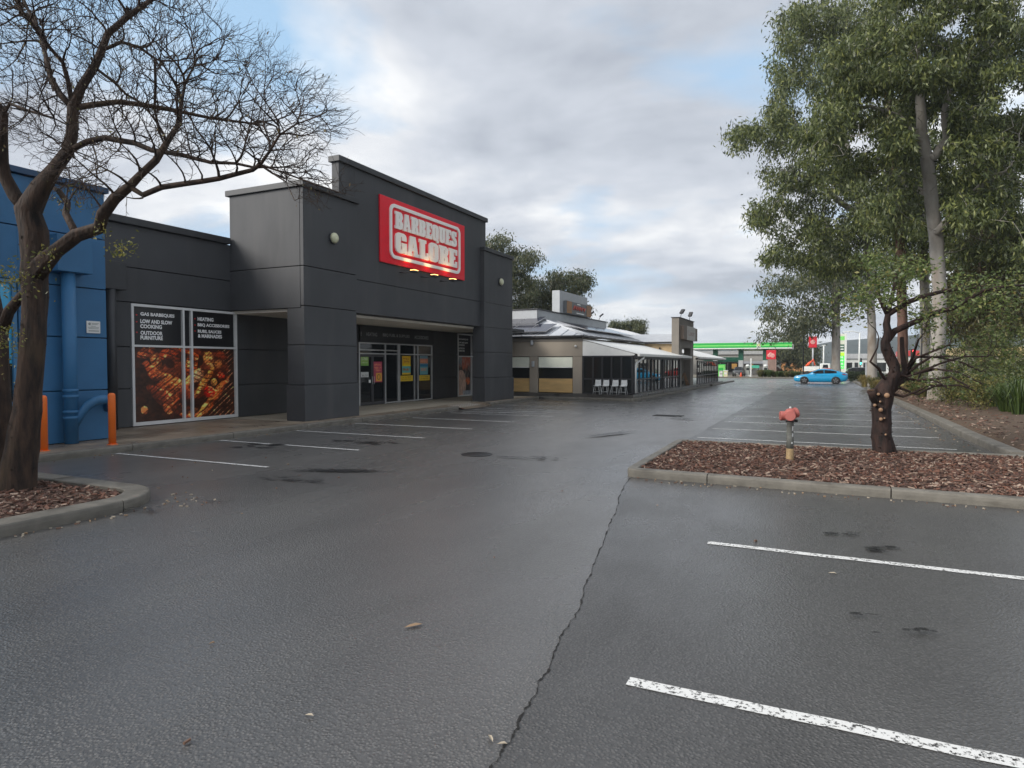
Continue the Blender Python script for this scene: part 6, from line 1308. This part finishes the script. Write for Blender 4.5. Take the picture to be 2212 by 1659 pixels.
def vehicle(name, label, cat, x, y, ang, S, paint, sc=.89, group=None, z0=0.0, flip=1):
    t = thing(name, label, cat, (x, y, z0), group); ca, sa = math.cos(ang), math.sin(ang); L = S['low'][-1][0]
    def T(lx, ly, z): u, v = (lx - L / 2) * sc, ly * sc; return (x + u * ca - v * sa, y + u * sa + v * ca, z0 + z * sc)
    def loft(secs, close=True):
        n = len(secs[0]); vs = [T(*p) for s in secs for p in s]; fs = [(i * n + k_, (i + 1) * n + k_, (i + 1) * n + (k_ + 1) % n, i * n + (k_ + 1) % n) for i in range(len(secs) - 1) for k_ in range(n)]
        return vs, fs + [tuple(range(n)), tuple(reversed([(len(secs) - 1) * n + k_ for k_ in range(n)]))]
    secs = []
    for lx, zb, zt2, w in S['low']:
        half = [(w * .80, zb), (w * .96, zb + .08), (w, zb + (zt2 - zb) * .45), (w * .985, zb + (zt2 - zb) * .70), (w * .93, zt2 - .03), (w * .80, zt2 + .005), (w * .4, zt2 + .035)]
        secs.append([(lx, a_, b_) for a_, b_ in half] + [(lx, -a_, b_) for a_, b_ in reversed(half)])
    vs, fs = loft(secs); b = MB().add(vs, fs, 0, True)
    sg_ = []
    for lx, zb, zt2, wb, wt in S['gh']: half = [(wb, zb - .05), (wb * .99, zb + .01), (wt + (wb - wt) * .25, zb + (zt2 - zb) * .72), (wt, zb + (zt2 - zb) * .93), (wt * .8, zt2), (wt * .3, zt2 + .012)]; sg_.append([(lx, a_, b_) for a_, b_ in half] + [(lx, -a_, b_) for a_, b_ in reversed(half)])
    vs, fs = loft(sg_); b.add(vs, fs, 0, True); body = b.build('body', paint, t)
    gh = S['gh']
    def ghi(lx):
        for p, q in zip(gh[:-1], gh[1:]):
            if p[0] <= lx <= q[0]: f_ = (lx - p[0]) / (q[0] - p[0]); return [p[i] + (q[i] - p[i]) * f_ for i in range(5)]
        return gh[-1]
    s0, s1 = S['side']; cuts = [s0, s0 + (s1 - s0) * .47, s1]
    for sgn in (-1, 1):
        for ci, (a_, b_) in enumerate(zip(cuts[:-1], cuts[1:])):
            top_, bot_ = [], []
            for i in range(7):
                lx = a_ + .03 + (b_ - a_ - .06) * i / 6; _, zb, zt2, wb, wt = ghi(lx); hh = zt2 - zb
                bot_.append(T(lx, sgn * (wb * .985 + .012), zb + .04)); f2 = .80; top_.append(T(lx, sgn * (wt + (wb - wt) * (.25 - .2 * .25) + .014), zb + max(.05, hh * f2)))
            MB().add(bot_ + top_, [(i, i + 1, 8 + i, 7 + i) for i in range(6)]).build('side_window', CG, t)
            hx_ = b_ - .18; MB().box((0, 0, 0), (0, 0, 0)) if False else None
            o = MB(); p1, p2 = T(hx_ - .1, sgn * .905, .80 if S is SED else .93), T(hx_ + .08, sgn * .905, .80 if S is SED else .93); o.tube([p1, p2], .014 * sc, 6).build('door_handle', paint, t)
    for i0, i1, nm in ((S['ws'][0], S['ws'][1], 'windscreen'), (S['rw'][0], S['rw'][1], 'rear_window')):
        vs = []; m_ = i1 - i0
        for i in range(i0, i1 + 1):
            lx, zb, zt2, wb, wt = gh[i]; e = .02
            for wv_ in (-.82, -.3, .3, .82): vs.append(T(lx + (-e if nm == 'windscreen' else e) , wv_ * wt, zt2 + .016 + e * (1 if abs(wv_) < .5 else .5)))
        MB().add(vs, [(i * 4 + k_, i * 4 + k_ + 1, (i + 1) * 4 + k_ + 1, (i + 1) * 4 + k_) for i in range(m_) for k_ in range(3)]).build(nm, CG, t)
    for lx in S['wh']:
        for sgn in (-1, 1):
            r = S['r']; n = 26; ax = lambda ang_, rad_, off_: T(lx + rad_ * math.cos(ang_), sgn * off_, r + rad_ * math.sin(ang_))
            MB().add([ax(2 * math.pi * i / n, r * 1.14, .912) for i in range(n)], [tuple(range(n))]).build('wheel_arch', BUMP, t)
            prof = [(r * .72, .935), (r * .97, .93), (r, .90), (r, .74), (r * .9, .72)]
            vs = [ax(2 * math.pi * i / n, pr, of) for pr, of in prof for i in range(n)]
            w_ = MB().add(vs, [(j * n + i, j * n + (i + 1) % n, (j + 1) * n + (i + 1) % n, (j + 1) * n + i) for j in range(len(prof) - 1) for i in range(n)], 0, True).build('tyre', TYRE, t)
            m2 = MB().add([ax(2 * math.pi * i / n, r * .71, .925) for i in range(n)], [tuple(range(n))], 1)
            for k_ in range(5):
                a0 = 2 * math.pi * k_ / 5 + .3; m2.add([ax(a0 - .17, r * .68, .937), ax(a0 + .17, r * .68, .937), ax(a0 + .45, r * .16, .94), ax(a0 - .45, r * .16, .94)], [(0, 1, 2, 3)], 0)
            m2.build('rim', [RIM, BUMP], w_)
    l0, l1_ = S['low'][1], S['low'][-2]
    for sgn in (-1, 1):
        z = l0[2] - .10; MB().add([T(.03, sgn * .52, z - .05), T(.13, sgn * .79, z - .02), T(.42, sgn * .868, z + .06), T(.34, sgn * .83, z + .10), T(.1, sgn * .60, z + .07)], [(0, 1, 2, 3, 4)]).build('headlight', HL, t)
        z = l1_[2] - .08; MB().add([T(L - .02, sgn * .62, z - .10), T(L - .16, sgn * .82, z - .10), T(L - .5, sgn * .872, z - .02), T(L - .45, sgn * .86, z + .03), T(L - .1, sgn * .75, z + .03), T(L + .0, sgn * .6, z)], [(0, 1, 2, 3, 4, 5)]).build('taillight', TL, t)
        c_ = T(S['side'][0] + .12, sgn * 1.0, gh[1][1] + .06); MB().lathe([(.0, -.07 * sc), (.06 * sc, -.05 * sc), (.07 * sc, .03 * sc), (0, .06 * sc)], c_, 10).build('mirror', paint, t)
    MB().add([T(-.005, -.5, .36), T(-.005, .5, .36), T(.03, .55, .52), T(.03, -.55, .52)], [(0, 1, 2, 3)]).build('grille', BUMP, t)
    for e0, e1, z_ in ((.0, 0, .48),): MB().add([T(-.012, -.2, .42), T(-.012, .2, .42), T(-.012, .2, .51), T(-.012, -.2, .51)], [(0, 1, 2, 3)]).build('number_plate', STW, t)
    return t
def carpaint(n, c): return mat(n, c, .28, var=.03, coat=.8, spec=.5)
vehicle('parked_car', 'bright blue fastback sedan parked alone in the far right bay', 'car', -.28, 62.6, 0, SED, carpaint('paint_blue', (.006, .27, .52)), .895)
vehicle('parked_car', 'dark station wagon on the road right behind the blue car', 'car', 3.9, 79.0, math.pi, SUV, carpaint('paint_black', (.012, .013, .015)), .80, 'cars on the roads beyond', -.012)
vehicle('parked_car', 'red car glimpsed just over the tail of the blue sedan', 'car', .7, 84, math.pi, SED, carpaint('paint_red', (.45, .03, .025)), .85, 'cars on the roads beyond', -.012)
vehicle('parked_ute', 'dark utility vehicle facing out from the forecourt pumps', 'ute', -10.4, 93.5, math.pi / 2, UTE, carpaint('paint_grey', (.05, .052, .058)), .72, 'cars on the roads beyond', .02)
vehicle('parked_car', 'white car on the street seen right of the tallest gum', 'car', 13.2, 64, math.pi / 2 + .1, SUV, carpaint('paint_white', (.62, .63, .63)), .9, 'cars on the street behind the verge', -.016)
vehicle('parked_car', 'white sedan at the right edge of the street behind the verge', 'car', 13.6, 53, math.pi / 2, SED, carpaint('paint_white', (.62, .63, .63)), .95, 'cars on the street behind the verge', -.016)
vehicle('parked_car', 'silver car on the street just left of the tallest gum', 'car', 11.6, 82, math.pi / 2, SUV, carpaint('paint_silver', (.42, .44, .46)), .9, 'cars on the street behind the verge', -.016)
# crane truck on the far road
tk = thing('crane_truck', 'white tray truck with a folded orange crane arm', 'truck', (-1.0, 96, 0)); ORC = mat('crane_orange', (.75, .10, .03), .45)
MB().bbox((-2.6, 95.6, .72), (-.55, 97.2, 1.35), .03).build('tray', STW, tk); MB().bbox((-.5, 95.5, .45), (.75, 97.2, 1.75), .12).build('cab', STW, tk); MB().add([(-.2, 95.488, 1.15), (.5, 95.488, 1.15), (.42, 95.488, 1.6), (-.1, 95.488, 1.6)], [(0, 1, 2, 3)]).build('cab_window', CG, tk); MB().box((-2.6, 95.8, .42), (.6, 97.0, .6)).build('chassis', BUMP, tk)
for x in (-2.1, .2):
    for y in (95.5, 97.0): MB().lathe([(.25, y), (.36, y + .02), (.36, y + .22), (.25, y + .24)], (x, 0, .36), 16, axis='Y').build('wheel', TYRE, tk)
MB().tube([(-2.2, 96.4, 1.38), (-1.9, 96.4, 1.75), (-1.3, 96.4, 2.15)], .12, 8).build('crane_arm', ORC, tk); MB().tube([(-1.95, 96.2, 1.5), (-1.3, 96.2, 2.32), (-1.1, 96.2, 1.5)], .10, 8).build('crane_boom', ORC, tk)

# ---------------------------------------------------------------- grasses, hedges and shrubs
def tussock(name, label, x, y, z, n, h, spread, m, group, width=.018, cat='grass'):
    mb = MB(); rnd = random.Random(int(x * 1000 + y * 77))
    for i in range(n):
        a = rnd.uniform(0, 2 * math.pi); r0 = abs(rnd.gauss(0, .08)) * spread * 2; l = h * rnd.uniform(.55, 1.15); o = spread * rnd.uniform(.3, 1.1); d = Vector((math.cos(a), math.sin(a), 0)); s = Vector((-d.y, d.x, 0)) * width * rnd.uniform(.6, 1.3)
        p0 = Vector((x, y, z)) + d * r0; p1 = p0 + d * o * .35 + Vector((0, 0, l * .6)); p2 = p0 + d * o * .8 + Vector((0, 0, l * .92)); p3 = p0 + d * o * 1.25 + Vector((0, 0, l * rnd.uniform(.55, 1.0)))
        mb.add([p0 - s, p0 + s, p1 + s, p1 - s, p2 + s * .7, p2 - s * .7, p3], [(0, 1, 2, 3), (3, 2, 4, 5), (5, 4, 6)])
    return tag(mb.build(name, m), label, cat, group)
GY = leaf_mat('grass_straw', [(0, (.16, .12, .04)), (.5, (.30, .23, .08)), (1, (.17, .17, .05))], .6, .3); GG = leaf_mat('grass_green', [(0, (.03, .055, .012)), (.6, (.07, .11, .025)), (1, (.13, .17, .05))], .45, .3); GM = leaf_mat('grass_mixed', [(0, (.05, .07, .02)), (.5, (.13, .13, .04)), (1, (.26, .20, .08))], .5, .3)
for i, (px, y, h, m) in enumerate(((1868, 50, .8, GY), (1886, 47, .7, GM), (1900, 45, .6, GY), (1975, 36, .75, GY), (1995, 34, .7, GM), (2012, 36, .7, GY), (2048, 33, .8, GM), (2066, 34, .75, GY), (2088, 31, .8, GM), (2108, 30, .85, GY), (2128, 29, .9, GM), (2150, 32, .9, GY), (2175, 31, .8, GM), (2205, 33, .9, GY))):
    p = verge(px, y, .2); tussock('grass_tussock', 'dry grass tussock on the verge, %s along from the blue car' % ('first second third fourth fifth sixth seventh eighth ninth tenth eleventh twelfth thirteenth fourteenth'.split()[i]), p.x, p.y, .17, 260, h, .45, m, 'grass tussocks along the verge', .014)
for i, (px, y, h) in enumerate(((2150, 27, .85), (2175, 24.5, .95), (2205, 23.5, 1.05), (2195, 27.5, 1.1), (2225, 25, 1.1))):
    p = verge(px, y, .2); tussock('strappy_plant', 'green strap leaved clump at the right edge, %s from the left' % ('first second third fourth fifth'.split()[i]), p.x, p.y, .2, 150, h, .55, GG, 'strap leaved plants', .02, 'plant')
for i in range(9): tussock('hedge_grass', 'arching green grass clump in the forecourt hedge, %s from the left' % ('first second third fourth fifth sixth seventh eighth ninth'.split()[i]), -6.9 + i * .5, 84.4 + (i % 2) * .4, 0, 330, .95 if i < 3 else .8, .55, GG if i % 3 else GM, 'forecourt hedge grasses', .03, 'plant')
def shrub(label, px, y, h, r, nl, m, group, size=.07, z=.2, x=None, name='shrub'):
    p = verge(px, y, z) if x is None else Vector((x, y, z)); t = thing(name, label, 'shrub', p, group); s = Skel(); s.p.append(p.copy()); s.par.append(-1); s.r0.append(.02)
    a = []
    for _ in range(170):
        while True:
            u, v, w = random.uniform(-1, 1), random.uniform(-1, 1), random.uniform(0, 1)
            if u * u + v * v < 1: break
        a.append(p + Vector((u * r * (.4 + .6 * w), v * r * (.4 + .6 * w), .15 + w * h)))
    s.grow(a, .12, .14, 40, 4, jit=.2); rd = s.radii(.004, 2.3); mb = MB(); s.mesh(mb, rd); mb.build('stem', PBARK, t)
    C = np.array([q[:] for q in s.p[1:]]); idx = RNG.integers(0, len(C), nl); leaves('foliage', C[idx] + RNG.normal(0, .09, (nl, 3)), size, .42, -.3, m, t)
SH = leaf_mat('shrub_leaf', [(0, (.03, .05, .012)), (.5, (.08, .11, .03)), (1, (.18, .19, .06))], .45, .35)
for i, (px, y, h) in enumerate(((1975, 41, 1.3), (2045, 36, 1.5), (2115, 34, 1.6), (2160, 36, 1.9), (2190, 26.5, 1.3), (2215, 31, 2.0))):
    shrub('dense green shrub in the back row of the verge, %s from the left' % ('first second third fourth fifth sixth'.split()[i]), px, y, h, 1.0, 2400, SH, 'back row verge shrubs', .09)
shrub('olive shrub between the two right hand trunks', 2070, 33, 2.2, 1.2, 2600, SH, 'verge shrubs', .085); shrub('tall green shrub in front of the reddish trunk', 2135, 30, 2.6, 1.3, 3200, SH, 'verge shrubs', .085); shrub('leafy shrub cut by the right edge of the picture', 2200, 29, 3.0, 1.5, 4200, SH, 'verge shrubs', .09); shrub('thin shrub behind the pruned tree branches', 2010, 40, 1.6, 1.0, 1500, SH, 'verge shrubs', .085)
for i, (px, y, h) in enumerate(((1960, 38, 1.0), (2035, 30, 1.1), (2055, 28, .9), (2095, 27, 1.2), (2120, 25.5, 1.0), (2165, 28.5, 1.5), (2185, 33, 1.6))):
    shrub('low straggly verge shrub, %s counting from the pruned tree' % ('first second third fourth fifth sixth seventh'.split()[i]), px, y, h, .8, 1300, SH if i % 2 else leaf_mat('shrub_leaf_yellow', [(0, (.08, .085, .02)), (.5, (.17, .17, .045)), (1, (.28, .24, .08))], .5, .35), 'low verge shrubs', .075)
DKH = leaf_mat('hedge_leaf', [(0, (.012, .022, .008)), (.6, (.03, .05, .016)), (1, (.06, .085, .03))], .5, .25)
for i, x in enumerate((2.3, 3.0, 3.7, 4.4)): shrub('low dark hedge bush behind the blue car tail, %s from the left' % ('first second third fourth'.split()[i]), 0, 68.5, .75, .62, 2200, DKH, 'low hedge behind the car', .10, .05, x, 'hedge_bush')
p = verge(1871, 55); t = thing('marker_post', 'short grey post standing in the straw grass', 'post', p); MB().bbox((p.x - .06, p.y - .06, .1), (p.x + .06, p.y + .06, 1.75), .01).build('post', GREYP, t); MB().bbox((p.x - .08, p.y - .08, 1.751), (p.x + .08, p.y + .08, 1.79), .01).build('cap', GREYP, t)

# ---------------------------------------------------------------- damp air over the whole place
HAZE = bpy.data.materials.new('haze_air'); HAZE.use_nodes = True; nt = HAZE.node_tree; nt.nodes.remove(nt.nodes['Principled BSDF'])
v_ = nd(nt, 'ShaderNodeVolumePrincipled'); v_.inputs['Color'].default_value = (.80, .86, .92, 1); v_.inputs['Density'].default_value = .0004; v_.inputs['Anisotropy'].default_value = .2
nt.links.new(v_.outputs[0], nt.nodes['Material Output'].inputs['Volume'])
struct(MB().box((-1450, -320, -3.5), (1800, 1320, 62)).build('haze', HAZE), 'stuff', 'pale damp air lying over the whole place')
